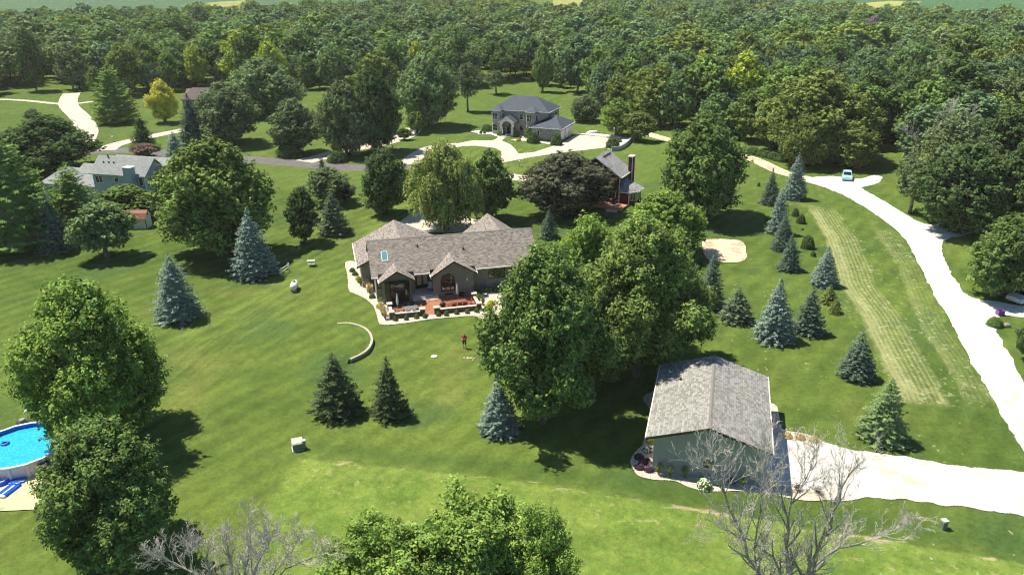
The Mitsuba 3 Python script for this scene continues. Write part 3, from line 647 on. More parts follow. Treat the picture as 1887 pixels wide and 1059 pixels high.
rf.slab([[-1.45, 9.9, 3.0], [-1.45, .0, 3.0], [4.4, 0, 5.9], [4.4, 9.9, 5.9]], t); rf.slab([[10.25, .3, 3.0], [10.25, 9.9, 3.0], [4.4, 9.9, 5.9], [4.4, .3, 5.9]], t)
rf.slab([[13.9, 10.0, 3.1], [13.9, 3, 3.1], [17.65, .9, 5.8], [17.65, 10.0, 5.8]], t); rf.slab([[21.4, 3, 3.1], [21.4, 10, 3.1], [17.65, 10, 5.8], [17.65, .9, 5.8]], t)
obj('ranch_house__roof', rf, 'shingle_brown')
obj('ranch_house__ridge_cap', MB(HM).slab([[-.01, -.16, 6.325], [21.41, -.16, 6.325], [21.41, 0, 6.43], [-.01, 0, 6.43]], .03).slab([[-.01, 0, 6.43], [21.41, 0, 6.43], [21.41, .16, 6.325], [-.01, .16, 6.325]], .03), 'ridge_cap')
for x0, x1, y, z in ((.0, .8, -4.93, 3.2), (5.2, 7.2, -4.93, 3.2), (12.95, 21.4, -4.93, 3.2)): obj('ranch_house__gutter', MB(HM).box(x0, x1, y - .11, y, z - .15, z - .01), 'trim_white')
fb = MB(HM)
for x0, x1, v0, ze, zr in ((.8, 5.16, 6.5, 3.03, 4.37), (7.2, 12.93, 5.9, 3.03, 4.81)):
    m = (x0 + x1) / 2
    for a, b in ((x0, m), (x1, m)): fb.slab([[a, -v0, ze], [b, -v0, zr], [b, -v0 - .04, zr], [a, -v0 - .04, ze]], .2)
obj('ranch_house__rake_board', fb, 'trim_dark')
for x, y0, y1, z in ((.68, -6.5, -5.0, 3.02), (7.08, -5.9, -5.0, 3.02), (12.95, -5.9, -5.0, 3.02)): obj('ranch_house__gutter', MB(HM).box(x, x + .1, y0, y1, z - .14, z), 'trim_white')
obj('ranch_house__gutter', MB(HM).box(-1.56, -1.45, 0, 9.9, 2.86, 2.99), 'trim_white')
rk = MB(HM).slab([[-1.45, -.03, 2.98], [.1, -.03, 3.75], [.1, 0, 3.75], [-1.45, 0, 2.98]], .2); rk.slab([[-.03, -4.93, 3.18], [-.03, 0, 6.38], [0, 0, 6.38], [0, -4.93, 3.18]], .2); rk.slab([[21.4, -4.93, 3.18], [21.4, 0, 6.38], [21.43, 0, 6.38], [21.43, -4.93, 3.18]], .2)
obj('ranch_house__rake_board', rk, 'trim_dark')
sk = MB(HM).slab([[1.55, -2.95, mz(2.95) + .10], [2.35, -2.95, mz(2.95) + .10], [2.35, -1.65, mz(1.65) + .10], [1.55, -1.65, mz(1.65) + .10]], .1); s1 = obj('ranch_house__skylight', sk, 'trim_white')
obj(s1 + '__pane', MB(HM).slab([[1.63, -2.87, mz(2.87) + .11], [2.27, -2.87, mz(2.87) + .11], [2.27, -1.73, mz(1.73) + .11], [1.63, -1.73, mz(1.73) + .11]], .01), 'glass_sky')
for u, v in ((6.2, 1.3), (11.9, 2.2)): obj('ranch_house__roof_vent', MB(HM).lathe([(0, 0), (.14, 0), (.14, .08), (.07, .1), (.07, .32), (0, .32)], (u, -v, mz(v) - .02), 10), 'metal_dark')
# bay window of the left gable
bay = [(1.5, -5.625), (2.05, -6.2), (3.85, -6.2), (4.5, -5.625)]
obj('ranch_house__bay', MB(HM).prism(bay, .85, 2.8).prism([(1.6, -5.63), (2.1, -6.1), (3.8, -6.1), (4.4, -5.63)], 0, .86), 'frame_dark')
for (a, b) in zip(bay[:-1], bay[1:]):
    a, b = np.array(a), np.array(b); L = np.linalg.norm(b - a); window('ranch_house', HM, (a + b) / 2, (b - a) / L, .95, L - .06, 1.75, 'frame_dark', 'glass_dark', bars=0, t=.07, out=.03)
kw = window('ranch_house', HM, (9.28, -5.5), (1, 0), .80, 1.78, 2.3, 'frame_dark', 'glass_dark', bars=2, rail=1, t=.10, arch=True)
for x in (8.75, 9.28, 9.82): obj(kw + '__blind', MB(HM).box(x - .2, x + .2, -5.528, -5.516, .98, 1.32), 'blind')
kd = window('ranch_house', HM, (6.4, -3.0), (1, 0), .5, 1.75, 2.1, 'door_wood', 'glass_dark', bars=1, t=.14, name='french_door')
for x in (6.0, 6.8): obj(kd + '__blind', MB(HM).box(x - .26, x + .26, -3.03, -3.018, 1.0, 2.36), 'blind')
window('ranch_house', HM, (15.75, -4.3), (1, 0), 1.45, 2.15, 1.35, 'frame_dark', 'glass_dark', bars=2)
window('ranch_house', HM, (18.6, -4.3), (1, 0), 1.45, 1.9, 1.35, 'frame_dark', 'glass_dark', bars=2)
window('ranch_house', HM, (.9, -4.3), (1, 0), 1.5, .55, 1.2, 'frame_dark', 'glass_dark', bars=0)
obj('ranch_house__porch', MB(HM).prism([(4.77, -3.0), (7.53, -3.0), (7.53, -4.75), (7.9, -5.5), (7.2, -5.6), (6.0, -5.25), (4.77, -5.3)], 0.01, .5), 'cap_stone')
for k, (dy, z) in enumerate(((.42, .34), (.84, .18))): obj('ranch_house__step', MB(HM).prism([(4.8, -5.0), (7.9, -5.0), (8.0, -5.52 - dy * .8), (7.25, -5.62 - dy), (6.0, -5.27 - dy), (4.8, -5.32 - dy)], .012, z), 'cap_stone')
for x, y, z in ((11.7, -5.5, 2.0), (7.35, -4.31, 2.1)): obj('ranch_house__wall_light', MB(HM).box(x - .07, x + .07, y - .14, y, z, z + .3), 'trim_white')
obj('ranch_house__wall_vent', MB(HM).box(8.9, 9.9, -5.53, -5.5, .25, .5), 'metal_dark')
obj('ranch_house__downspout', MB(HM).box(7.44, 7.53, -5.59, -5.5, 0, 2.9), 'stucco'); obj('ranch_house__downspout', MB(HM).box(1.14, 1.23, -5.6, -5.51, 0, 2.9), 'stucco')

# patio, walls
structure('patio', 'orange brick paver patio behind the low walls', MB(HM).prism([(1.6, -5.4), (12.3, -5.4), (12.3, -10.6), (1.6, -10.6)], .005, .092), 'paver')
structure('stepping_slab', 'pale stone slab in front of the patio opening', MB(HM).prism([(5.75, -10.7), (6.9, -10.7), (6.9, -11.7), (5.75, -11.7)], .02, .10), 'cap_stone')
pw = thing('patio_wall', 'low dark brick wall with white caps round the left half of the patio', 'wall')
pw2 = thing('patio_wall', 'low dark brick wall with white caps round the right half of the patio', 'wall')
def lowwall(key, segs, piers):
    for (x0, x1, y0, y1) in segs:
        b = obj(key + '__brick_wall', MB(HM).box(x0, x1, y0, y1, 0, .58), 'brick_dark'); L = max(x1 - x0, y1 - y0); n = max(2, round(L / .75))
        for k in range(n):
            a, c_ = k / n, (k + 1) / n
            xx = (x0 + (x1 - x0) * a + .006, x0 + (x1 - x0) * c_ - .006) if x1 - x0 > y1 - y0 else (x0 - .05, x1 + .05); yy = (y0 - .05, y1 + .05) if x1 - x0 > y1 - y0 else (y0 + (y1 - y0) * a + .006, y0 + (y1 - y0) * c_ - .006)
            obj(b + '__cap', MB(HM).box(*xx, *yy, .582, .66), 'cap_stone')
    for (x, y) in piers:
        p_ = obj(key + '__pier', MB(HM).box(x - .27, x + .27, y - .27, y + .27, 0, .86), 'brick_dark'); obj(p_ + '__cap', MB(HM).box(x - .34, x + .34, y - .34, y + .34, .862, .96), 'cap_stone')
lowwall(pw, [(2.03, 5.1, -10.6, -10.3), (1.6, 1.9, -10.18, -8.2)], [(1.75, -10.45), (5.37, -10.45), (1.75, -7.92)])
lowwall(pw2, [(7.33, 11.9, -10.6, -10.3), (12.05, 12.35, -10.18, -7.6)], [(7.05, -10.45), (12.2, -10.45), (12.2, -7.3)])

# ---- the grey stone house
O = G(840 + 350 / 5.55, 160 + 230 / 5.55, 5.9); SM = frame(O[:2], -21.5)
s = thing('stone_house', 'two storey grey stone house with hipped slate roof and white portico', 'house')
w_ = MB(SM).prism([(.4, .4), (15.0, .4), (15.0, 8.8), (.4, 8.8)], 0, 5.8).prism([(.3, .41), (.9, -.75), (3.0, -.75), (3.6, .41)], 0, 5.8).prism([(9.3, .41), (9.9, -.75), (12.0, -.75), (12.7, .41)], 0, 5.8).prism([(12.4, -4.2), (19.6, -4.2), (19.6, 5.6), (12.4, 5.6)], 0, 2.9)
obj('stone_house__wall', w_, 'stone_wall')
rf = MB(SM); hip(rf, 0, 15.4, 0, 9.2, 5.9, 8.9, 4.8, 10.6); hip(rf, 11.9, 20.1, -4.7, 6.1, 3.0, 5.2, 15.6, 16.4, -.6, 2.)
for x in (1.95, 10.95): rf.slab([[x - 2.1, .4, 5.92], [x - 1.25, -1.1, 5.92], [x, 1.6, 7.0]], .14); rf.slab([[x - 1.25, -1.1, 5.92], [x + 1.25, -1.1, 5.92], [x, 1.6, 7.0]], .14); rf.slab([[x + 1.25, -1.1, 5.92], [x + 2.1, .4, 5.92], [x, 1.6, 7.0]], .14)
obj('stone_house__roof', rf, 'shingle_slate')
gt = MB(SM).box(3.8, 9.2, -.09, -.0, 5.75, 5.89).box(12.8, 15.4, -.09, 0., 5.75, 5.89).box(15.4, 15.49, -.09, 9.2, 5.75, 5.89).box(11.9, 20.1, -4.79, -4.7, 2.85, 2.99).box(20.1, 20.19, -4.79, 6.1, 2.85, 2.99)
for x in (1.95, 10.95): gt.slab([[x - 1.25, -1.1, 5.9], [x + 1.25, -1.1, 5.9], [x + 1.25, -1.19, 5.9], [x - 1.25, -1.19, 5.9]], .14)
obj('stone_house__gutter', gt, 'trim_white')
for bx in (1.95, 10.95):
    for z in (.9, 3.6):
        window('stone_house', SM, (bx - .35, -.75), (1, 0), z, 1.35, 1.6, 'trim_white', 'glass_dark', bars=1 if z > 2 else 0, rail=1); window('stone_house', SM, (bx + 1.4, -.17), (.46, .888), z, .9, 1.6, 'trim_white', 'glass_dark', bars=1)
        window('stone_house', SM, (bx - 1.35, -.17), (.46, -.888), z, .8, 1.6, 'trim_white', 'glass_dark', bars=1)
window('stone_house', SM, (8.1, .4), (1, 0), 3.7, 1.0, 1.4, 'trim_white', 'glass_dark', bars=0, rail=1); window('stone_house', SM, (15.0, 6.5), (0, 1), 3.7, 1.0, 1.4, 'trim_dark'); window('stone_house', SM, (14.0, -4.2), (1, 0), .9, .9, 1.5, 'trim_white'); window('stone_house', SM, (8.2, .4), (1, 0), 1.0, .8, 1.2, 'trim_dark')
pt = MB(SM)
px0, px1, pv = 3.6, 7.2, -2.6
gable(pt, px0 - .3, px1 + .3, pv - .3, 1.4, 3.5, 4.9, 1, .14); p_ = obj('stone_house__portico', pt, 'shingle_slate')
aw = [(px0, 2.4), (px0, 3.36), ((px0 + px1) / 2, 4.66), (px1, 3.36), (px1, 2.4), (px1 - .5, 2.4)] + [((px0 + px1) / 2 + 1.3 * math.cos(a), 2.4 + 1.3 * math.sin(a)) for a in np.linspace(0, PI, 12)] + [(px0 + .5, 2.4)]
obj(p_ + '__arch', MB(SM).wallprism(aw, 1, pv, pv + .25), 'trim_white'); obj(p_ + '__rake', MB(SM).slab([[px0 - .3, pv - .3, 3.5], [5.4, pv - .3, 4.9], [5.4, pv - .38, 4.9], [px0 - .3, pv - .38, 3.5]], .24).slab([[px1 + .3, pv - .3, 3.5], [5.4, pv - .3, 4.9], [5.4, pv - .38, 4.9], [px1 + .3, pv - .38, 3.5]], .24), 'trim_white')
for x in (px0 + .25, px0 + .62, px1 - .62, px1 - .25): obj(p_ + '__column', MB(SM).lathe([(0, 0), (.19, 0), (.19, .12), (.13, .16), (.12, 2.2), (.18, 2.28), (.18, 2.4), (0, 2.4)], (x, pv + .12, 0), 12), 'trim_white', 40)
window('stone_house', SM, (5.4, .4), (1, 0), .15, 2.2, 2.9, 'door_wood', 'glass_dark', bars=2, rail=1, name='entrance_door')
obj('stone_house__step', MB(SM).box(4.2, 6.6, -3.4, .4, 0.02, .14), 'cap_stone')
for k in (-2.2, 1.2, 4.2): d_ = window('stone_house', SM, (19.6, k), (0, 1), .06, 2.6, 2.2, 'trim_white', 'trim_white', bars=0, rail=3, name='garage_door')
for k in range(4): obj('stone_house__roof_vent', MB(SM).obox((14.0 + k * .6, 1.9 + k * .1), .3, .3, .35, 0, 4.35 + k * .18), 'metal_dark')

# ---- the red house
c6 = lambda x, y: (1060 + x / 6.62, 250 + y / 6.62)
RB = G(*c6(565, 515), 4.9); RM = frame(RB[:2], -26)
r = thing('red_house', 'dark red two storey house with grey shingle roof and tall chimney', 'house')
w_ = MB(RM).prism([(-9.1, .35), (-.4, .35), (-.4, 6.0), (-9.1, 6.0)], 0, 4.95).wallprism([(-9.1, 4.95), (-.4, 4.95), (-4.75, 7.85)], 1, .351, 5.999)
w_.prism([(-.39, .5), (1.3, .5), (2.3, 1.7), (2.3, 4.3), (1.3, 5.4), (-.39, 5.4)], 0, 2.35)
obj('red_house__wall', w_, 'siding_red')
rf = MB(RM); gable(rf, -9.5, 0, 0, 6.35, 4.9, 8.05, 1); obj('red_house__roof', rf, 'shingle_grey')
rf = MB(RM); ap = [[-.38, 1.6, 3.9], [-.38, 4.2, 3.9]]; pr = [[-.38, .1, 2.45], [1.5, .1, 2.45], [2.75, 1.5, 2.45], [2.75, 4.5, 2.45], [1.5, 5.8, 2.45], [-.38, 5.8, 2.45]]
rf.slab([pr[0], pr[1], ap[0]], .14); rf.slab([pr[1], pr[2], ap[0]], .14); rf.slab([pr[2], pr[3], ap[1], ap[0]], .14); rf.slab([pr[3], pr[4], ap[1]], .14); rf.slab([pr[4], pr[5], ap[1]], .14)
sr_ = obj('red_house__sunroom_roof', rf, 'shingle_grey')
fs = MB(RM)
for a, b in zip(pr[:-1], pr[1:]):
    a, b = np.array(a), np.array(b); d = unit(b - a); nrm = np.array([d[1], -d[0], 0]); fs.slab([a, b, b + nrm * .06, a + nrm * .06], .2)
obj(sr_ + '__fascia', fs, 'trim_white')
tr_ = MB(RM).slab([[0, -.0, 4.9], [-4.75, 0, 8.05], [-4.75, -.05, 8.05], [0, -.05, 4.9]], .22).slab([[-9.5, 0, 4.9], [-4.75, 0, 8.05], [-4.75, -.05, 8.05], [-9.5, -.05, 4.9]], .22).slab([[0, 0, 4.9], [0, 6.35, 4.9], [.09, 6.35, 4.9], [.09, 0, 4.9]], .18)
obj('red_house__rake_board', tr_, 'trim_white')
for x, y, z in ((-.5, .3, 4.8), (1.22, .46, 2.3), (2.24, 1.66, 2.3)): obj('red_house__corner_board', MB(RM).box(x, x + .14, y, y + .14, 0, z), 'trim_white')
ch = obj('red_house__chimney', MB(RM).box(-.39, .38, 4.6, 5.9, 0, 7.5), 'siding_red'); obj(ch + '__cap', MB(RM).box(-.49, .48, 4.5, 6.0, 7.5, 7.66), 'trim_white')
for x, y in ((-.42, 4.57), (.29, 4.57), (.29, 5.83)): obj(ch + '__corner_board', MB(RM).box(x, x + .12, y, y + .1, 0, 7.49), 'trim_white')
window('red_house', RM, (-2.3, .35), (1, 0), 3.0, 1.5, 1.4); window('red_house', RM, (-5.6, .35), (1, 0), 3.0, 1.4, 1.4); window('red_house', RM, (-1.7, .35), (1, 0), .35, 1.3, 2.1, name='patio_door'); window('red_house', RM, (-3.9, .35), (1, 0), .35, 1.6, 2.1, name='patio_door')
window('red_house', RM, (1.8, 1.1), (.64, .768), .8, 1.2, 1.35); window('red_house', RM, (2.3, 3.0), (0, 1), .8, 2.2, 1.35, bars=2); window('red_house', RM, (-.4, 3.0), (0, 1), 3.2, .1, .1, 'trim_white', bars=0)
for k in range(6): obj('red_house__roof_vent', MB(RM).obox((-4.2, 2.4 + k * .62), .5, .34, .22, 0, 7.55), 'metal_dark')
dk = obj('red_house__deck', MB(RM).box(-8.2, 1.35, -3.6, .34, .18, .36), 'deck_wood'); obj('red_house__deck_skirt', MB(RM).box(-8.1, 1.25, -3.5, .33, 0, .18), 'brick_dark')
for k in range(14): obj(dk + '__plank', MB(RM).box(-8.2, 1.35, -3.6 + k * .28, -3.6 + k * .28 + .27, .362, .385), 'deck_wood')
for k in range(2): obj('red_house__step', MB(RM).box(-1.2, .7, -3.95 - k * .32, -3.62 - k * .3, 0, .26 - k * .12), 'cap_stone')

# ---- the blue grey house
c5 = lambda x, y: (60 + x / 5.883, 260 + y / 5.883)
BO = G(*c5(610, 350), 5.6); BMx = frame(BO[:2], -15.1)
b = thing('blue_house', 'two storey blue grey house with grey roof among trees, left', 'house')
w_ = MB(BMx).prism([(.35, .35), (11.0, .35), (11.0, 3.2), (12.0, 3.2), (12.0, 9.2), (.35, 9.2)], 0, 5.6)
w_.wallprism([(.35, 5.6), (5.9, 5.6), (3.1, 7.95)], 0, .36, 10.99); w_.wallprism([(3.2, 5.6), (9.2, 5.6), (6.2, 7.4)], 0, 2., 11.99)
w_.prism([(-11.6, 1.3), (.34, 1.3), (.34, 7.6), (-11.6, 7.6)], 0, 2.95)
obj('blue_house__wall', w_, 'siding_blue')
rf = MB(BMx); gable(rf, 0, 11.35, 0, 6.2, 5.62, 8.2, 0); gable(rf, 1., 12.4, 2.75, 9.65, 5.6, 7.62, 0)
rf.slab([[-12.1, .85, 3.0], [0, .85, 3.0], [0, 4.4, 5.3], [-9.2, 4.4, 5.3]], .14); rf.slab([[0, 8.0, 3.0], [-12.1, 8., 3.0], [-9.2, 4.4, 5.3], [0, 4.4, 5.3]], .14); rf.slab([[-12.1, 8., 3.], [-12.1, .85, 3.], [-9.2, 4.4, 5.3]], .14); rf.slab([[-5.9, 3.2, 4.6], [0, 3.2, 4.6], [0, 5.2, 6.0], [-5.6, 5.2, 6.0]], .14); rf.slab([[0, 7.2, 4.6], [-5.9, 7.2, 4.6], [-5.6, 5.2, 6.0], [0, 5.2, 6.0]], .14)
obj('blue_house__roof', rf, 'shingle_bluegrey')
tb = MB(BMx).box(0, 11.35, -.07, 0, 5.45, 5.6).box(-12.1, 0, .78, .85, 2.84, 2.98).slab([[11.35, 0, 5.6], [11.35, 3.1, 8.18], [11.4, 3.1, 8.18], [11.4, 0, 5.6]], .2).slab([[12.4, 2.75, 5.58], [12.4, 6.2, 7.6], [12.45, 6.2, 7.6], [12.45, 2.75, 5.58]], .2).slab([[12.4, 9.65, 5.58], [12.4, 6.2, 7.6], [12.45, 6.2, 7.6], [12.45, 9.65, 5.58]], .2)
obj('blue_house__rake_board', tb, 'siding_blue')
cb = obj('blue_house__chimney', MB(BMx).box(7.75, 9.35, -.75, .34, 0, 7.1), 'siding_blue'); obj(cb + '__cap', MB(BMx).box(7.68, 9.42, -.82, .5, 7.1, 7.25), 'trim_white')
for x, y in ((10.92, .28), (11.93, 3.12)): obj('blue_house__corner_board', MB(BMx).box(x, x + .14, y, y + .14, 0, 5.5), 'trim_white')
window('blue_house', BMx, (1.6, .35), (1, 0), 3.9, 1.5, 1.35); window('blue_house', BMx, (5.2, .35), (1, 0), 4.2, .95, .9, bars=0); window('blue_house', BMx, (10.2, .35), (1, 0), 3.9, .9, 1.5, bars=0); window('blue_house', BMx, (2.3, .35), (1, 0), 1.0, 1.0, 1.3, bars=0)
window('blue_house', BMx, (11.0, 1.4), (0, 1), 3.7, 1.3, 1.6); window('blue_house', BMx, (11.0, .95), (0, 1), .9, .8, 1.6, bars=0); window('blue_house', BMx, (11.0, 2.5), (0, 1), 1.2, .8, 1.7, bars=0); window('blue_house', BMx, (12.0, 5.5), (0, 1), 1.0, 1.3, 1.6); window('blue_house', BMx, (10.2, .35), (1, 0), 1.0, .9, 1.4, bars=0); window('blue_house', BMx, (12., 7.0), (0, 1), 3.8, 1.2, 1.4)
for x, y, hh in ((2.2, 2.75, .55), (1.8, 1.9, .25), (2.9, 1.9, .25), (3.9, 1.9, .25)): obj('blue_house__roof_vent', MB(BMx).lathe([(0, 0), (.12, 0), (.12, hh), (0, hh)], (x, y, 5.6 + y / 3.1 * 2.58), 8), 'metal_dark')
aw_ = MB(BMx).slab([[4.3, -1.3, 2.5], [7.4, -1.3, 2.5], [7.0, .34, 3.3], [4.7, .34, 3.3]], .1); obj('blue_house__awning', aw_, 'shingle_slate')
structure('planting_border', 'dark mulch border with pale edging at the corner of the blue house', MB(BMx).prism([(10.2, -3.2), (13.6, -.4), (13.6, 2.2), (12.1, 3.1), (11.05, 3.1), (11.05, .2), (9, .2)], .03, .12), 'mulch')

# ---- garden shed
c_ = G(271, 422); SHM = frame(c_[:2], 1.0)
sh = thing('garden_shed', 'white garden shed with rusty red gambrel roof', 'shed')
prof = [(0, 0), (2.2, 0), (2.2, 1.75), (1.75, 2.45), (1.1, 2.8), (.45, 2.45), (0, 1.75)]
obj('garden_shed__wall', MB(SHM).wallprism([(0, 0), (2.2, 0), (2.2, 1.72), (1.75, 2.4), (1.1, 2.74), (.45, 2.4), (0, 1.72)], 0, -4.2, 0), 'shed_wall')
rf = MB(SHM)
for a, b_ in (((-.14, 1.62), (.43, 2.5)), ((.43, 2.5), (1.1, 2.86)), ((1.1, 2.86), (1.77, 2.5)), ((1.77, 2.5), (2.34, 1.62))): rf.slab([[-4.3, a[0], a[1]], [.1, a[0], a[1]], [.1, b_[0], b_[1]], [-4.3, b_[0], b_[1]]], .05)
obj('garden_shed__roof', rf, 'shingle_red')
obj('garden_shed__vent', MB(SHM).wallprism([(1.1 + .17 * math.cos(a), 2.2 + .17 * math.sin(a)) for a in np.arange(10) * PI / 5], 0, .0, .04), 'metal_dark')
for y in (-.03, 2.15): obj('garden_shed__corner_board', MB(SHM).box(-.05, .04, y, y + .08, 0, 1.7), 'metal_dark')
obj('garden_shed__door', MB(SHM).box(.0, .03, .55, 1.65, .1, 1.8), 'shed_wall')

# ---- brown roofed house behind, upper left
e = thing('brown_roof_house', 'house with plain brown roof half hidden behind trees, upper left', 'house')
EO = G(331, 184, 3.2); EM = frame(EO[:2], -4)
obj('brown_roof_house__wall', MB(EM).box(.5, 13, .5, 8.5, 0, 3.2).wallprism([(.5, 3.2), (8.5, 3.2), (4.5, 5.8)], 0, .51, 12.99), 'bark'); rf = MB(EM); rf.slab([[0, 0, 3.2], [13.5, 0, 3.2], [13.5, 4.5, 6.1], [2.2, 4.5, 6.1]], .15); rf.slab([[13.5, 9, 3.2], [0, 9, 3.2], [2.2, 4.5, 6.1], [13.5, 4.5, 6.1]], .15); rf.slab([[0, 9, 3.2], [0, 0, 3.2], [2.2, 4.5, 6.1]], .15); obj('brown_roof_house__roof', rf, 'shingle_red')
scene['roof_brown_plain'] = scene.pop('roof_brown_plain', {'type': 'twosided', 'bsdf': {'type': 'principled', 'base_color': rgb((.085, .068, .066)), 'roughness': .8}}); scene['brown_roof_house__roof']['bsdf'] = {'type': 'ref', 'id': 'roof_brown_plain'}
# ---- far barn beyond the wood
fbn = thing('far_barn', 'tiny white roofed farm building in the far field at the top middle', 'barn')
FO = G(1096, 9); FM = frame(FO[:2], 4); obj('far_barn__wall', MB(FM).box(0, 16, 0, 12, 0, 5), 'trim_white'); rf = MB(FM); gable(rf, -.5, 16.5, -.5, 12.5, 4.8, 8, 0); obj('far_barn__roof', rf, 'tank_white')


# ------------------------------------------------------------------ things on the ground
def at(M, x, y, z=0.): return (M @ np.array([x, y, z, 1.]))[:3]

# retaining wall and its grass mound
arc = np.array([G(*p)[:2] for p in curve([(622, 597), (642, 597), (662, 603), (677, 613), (685, 626), (684, 640), (672, 655), (646, 668)], closed=False, k=12)])
seg = np.r_[0, np.cumsum(np.linalg.norm(np.diff(arc, axis=0), axis=1))]
rw = thing('retaining_wall', 'curved low wall of pale stone blocks in the lawn', 'wall')
nb = 30; rng = np.random.default_rng(5)
def arcp(t): return np.array([np.interp(t, seg, arc[:, 0]), np.interp(t, seg, arc[:, 1])])
for k in range(nb):
    a, b = arcp(seg[-1] * k / nb), arcp(seg[-1] * (k + .985) / nb); m = (a + b) / 2; d = b - a; deg = math.degrees(math.atan2(d[1], d[0])); hh = .10 + .36 * min(1, (k + 1) / 14)
    for c_ in range(2):
        z0 = -.05 if c_ == 0 else hh * .55; z1 = hh * .545 if c_ == 0 else hh
        obj('retaining_wall__block' if c_ == 0 else 'retaining_wall__cap', MB().obox(m + rng.normal(0, .012, 2), np.linalg.norm(d), 0.22 if c_ == 0 else .26, z1 - z0, deg + rng.normal(0, 1), z0), 'block_stone' if c_ == 0 else 'wall_cap')
gx, gy = np.meshgrid(np.linspace(-1, 1, 40), np.linspace(-1, 1, 40)); ctr = G(640, 632)[:2]
pg = Polygon(np.vstack([arc, [G(600, 690)[:2], G(560, 640)[:2], G(580, 600)[:2]]])).buffer(-.05)
L_ = np.array([(x, y) for x in np.linspace(arc[:, 0].min() - 6, arc[:, 0].max(), 46) for y in np.linspace(arc[:, 1].min() - 1, arc[:, 1].max() + 1, 46) if pg.contains(Point(x, y))])
from scipy.spatial import Delaunay
bd = np.array([pg.exterior.interpolate(i / 160, normalized=True).coords[0] for i in range(160)]); allp = np.vstack([L_, bd])
def mound_h(p):
    t = np.linalg.norm(arc[None] - p[:, None], axis=2); j = t.argmin(1); dd = t.min(1); hw = np.clip(.08 + .34 * seg[j] / seg[-1] * 2, 0, .42); far = np.array([pg.exterior.distance(Point(*q)) for q in p]); da = dd
    return hw * np.exp(-(da / 3.2) ** 2) * np.clip(np.where(da < .3, 1, far / 1.2), 0, 1) + .002
dl = Delaunay(allp).simplices; cen = allp[dl].mean(1); dl = dl[[pg.contains(Point(*q)) for q in cen]]
structure('mound', 'low grass mound held by the curved stone wall', (np.c_[allp, mound_h(allp)], dl), 'grass', True)

# propane tanks
def tank(g, deg, L, R, label):
    k = thing('propane_tank', label, 'tank', None); M = frame(g[:2], deg); n = 12
    p = [(R * math.sin(a), -L / 2 + R - R * math.cos(a)) for a in np.linspace(0, PI / 2, 7)] + [(R * math.cos(a), L / 2 - R + R * math.sin(a)) for a in np.linspace(0, PI / 2, 7)]
    m = trimesh.creation.revolve(np.array(p), sections=24); v = m.vertices[:, [2, 0, 1]] + [0, 0, R + .22]; obj(k + '__vessel', MB(M).add(v, m.faces), 'tank_white', 60)
    obj(k + '__dome', MB(M).lathe([(0, 0), (.2, 0), (.2, .16), (.14, .22), (0, .23)], (0, 0, 2 * R + .2), 14), 'metal_grey', 40)
    for s_ in (-.3, .3): obj(k + '__saddle', MB(M).box(L * s_ - .1, L * s_ + .1, -R * .8, R * .8, 0, .3), 'metal_grey')
tank(G(543, 534), 95, 2.1, .46, 'white propane tank alone on the lawn left of the ranch house'); tank(G(-2, 447), 20, 3.4, .55, 'white propane tank cut by the left edge under the pines')

# corner fence
k = thing('rail_fence', 'short white two rail fence corner beside a blue spruce', 'fence'); a, b = G(519, 508), G(533, 499)
d = (b - a)[:2]; d = d / np.linalg.norm(d); b2 = a[:2] + d * 1.9; M = frame(a[:2], math.degrees(math.atan2(d[1], d[0])))
for x in (0, 1.9): obj(k + '__post', MB(M).box(x - .07, x + .07, -.07, .07, 0, 1.15), 'trim_white')
for z in (.45, .85): obj(k + '__rail', MB(M).box(-.5, 1.9, -.03, .03, z, z + .15), 'trim_white')
# small pale table
k = thing('garden_table', 'small pale garden table on the lawn left of the ranch house', 'table'); M = frame(G(574, 489)[:2], 15)
obj(k + '__top', MB(M).box(-.55, .55, -.35, .35, .68, .74), 'utility_pale'); obj(k + '__leg', MB(M).box(-.12, .12, -.12, .12, 0, .68), 'trim_white')
for y in (-.62, .62): obj(k + '__seat', MB(M).box(-.5, .5, y - .12, y + .12, .40, .45), 'utility_pale')
# utility boxes
k = thing('transformer_box', 'pale green utility cabinet standing on the lawn left of the meadow corner', 'utility box'); M = frame(G(549, 826)[:2], 20)
obj(k + '__cabinet', MB(M).box(-.42, .42, -.40, .40, .06, .72), 'utility_green'); obj(k + '__lid', MB(M).slab([[-.47, -.45, .70], [.47, -.45, .70], [.47, .45, .84], [-.47, .45, .84]], .07), 'utility_pale'); obj(k + '__base', MB(M).box(-.5, .5, -.48, .48, 0, .06), 'concrete')
k = thing('utility_pedestal', 'slim grey green pedestal leaning beside the pale utility cabinet', 'utility box'); M = frame(G(561, 826)[:2], 20)
obj(k + '__post', MB(M).box(-.13, .13, -.13, .13, 0, .78), 'utility_green'); obj(k + '__cap', MB(M).box(-.17, .17, -.17, .17, .78, .86), 'utility_pale')
k = thing('utility_pedestal', 'green utility pedestal in the grass at the lower right', 'utility box'); M = frame(G(1738, 973)[:2], 10)
obj(k + '__post', MB(M).box(-.18, .18, -.18, .18, 0, .62), 'utility_green'); obj(k + '__cap', MB(M).box(-.22, .22, -.22, .22, .62, .76), 'utility_pale')
k = thing('marker_stake', 'thin pale marker stake beside the green pedestal', 'stake'); scene[k] = mikit.ply(MB().obox(G(1724, 966)[:2], .05, .05, .6).out(), 'cap_stone')
k = thing('septic_lid', 'round tan lid set in the lawn near the person', 'lid'); scene[k] = mikit.ply(MB().lathe([(0, 0), (.36, 0), (.36, .07), (.3, .10), (0, .10)], (*G(800, 657)[:2], 0), 20).out(), 'lid_tan')
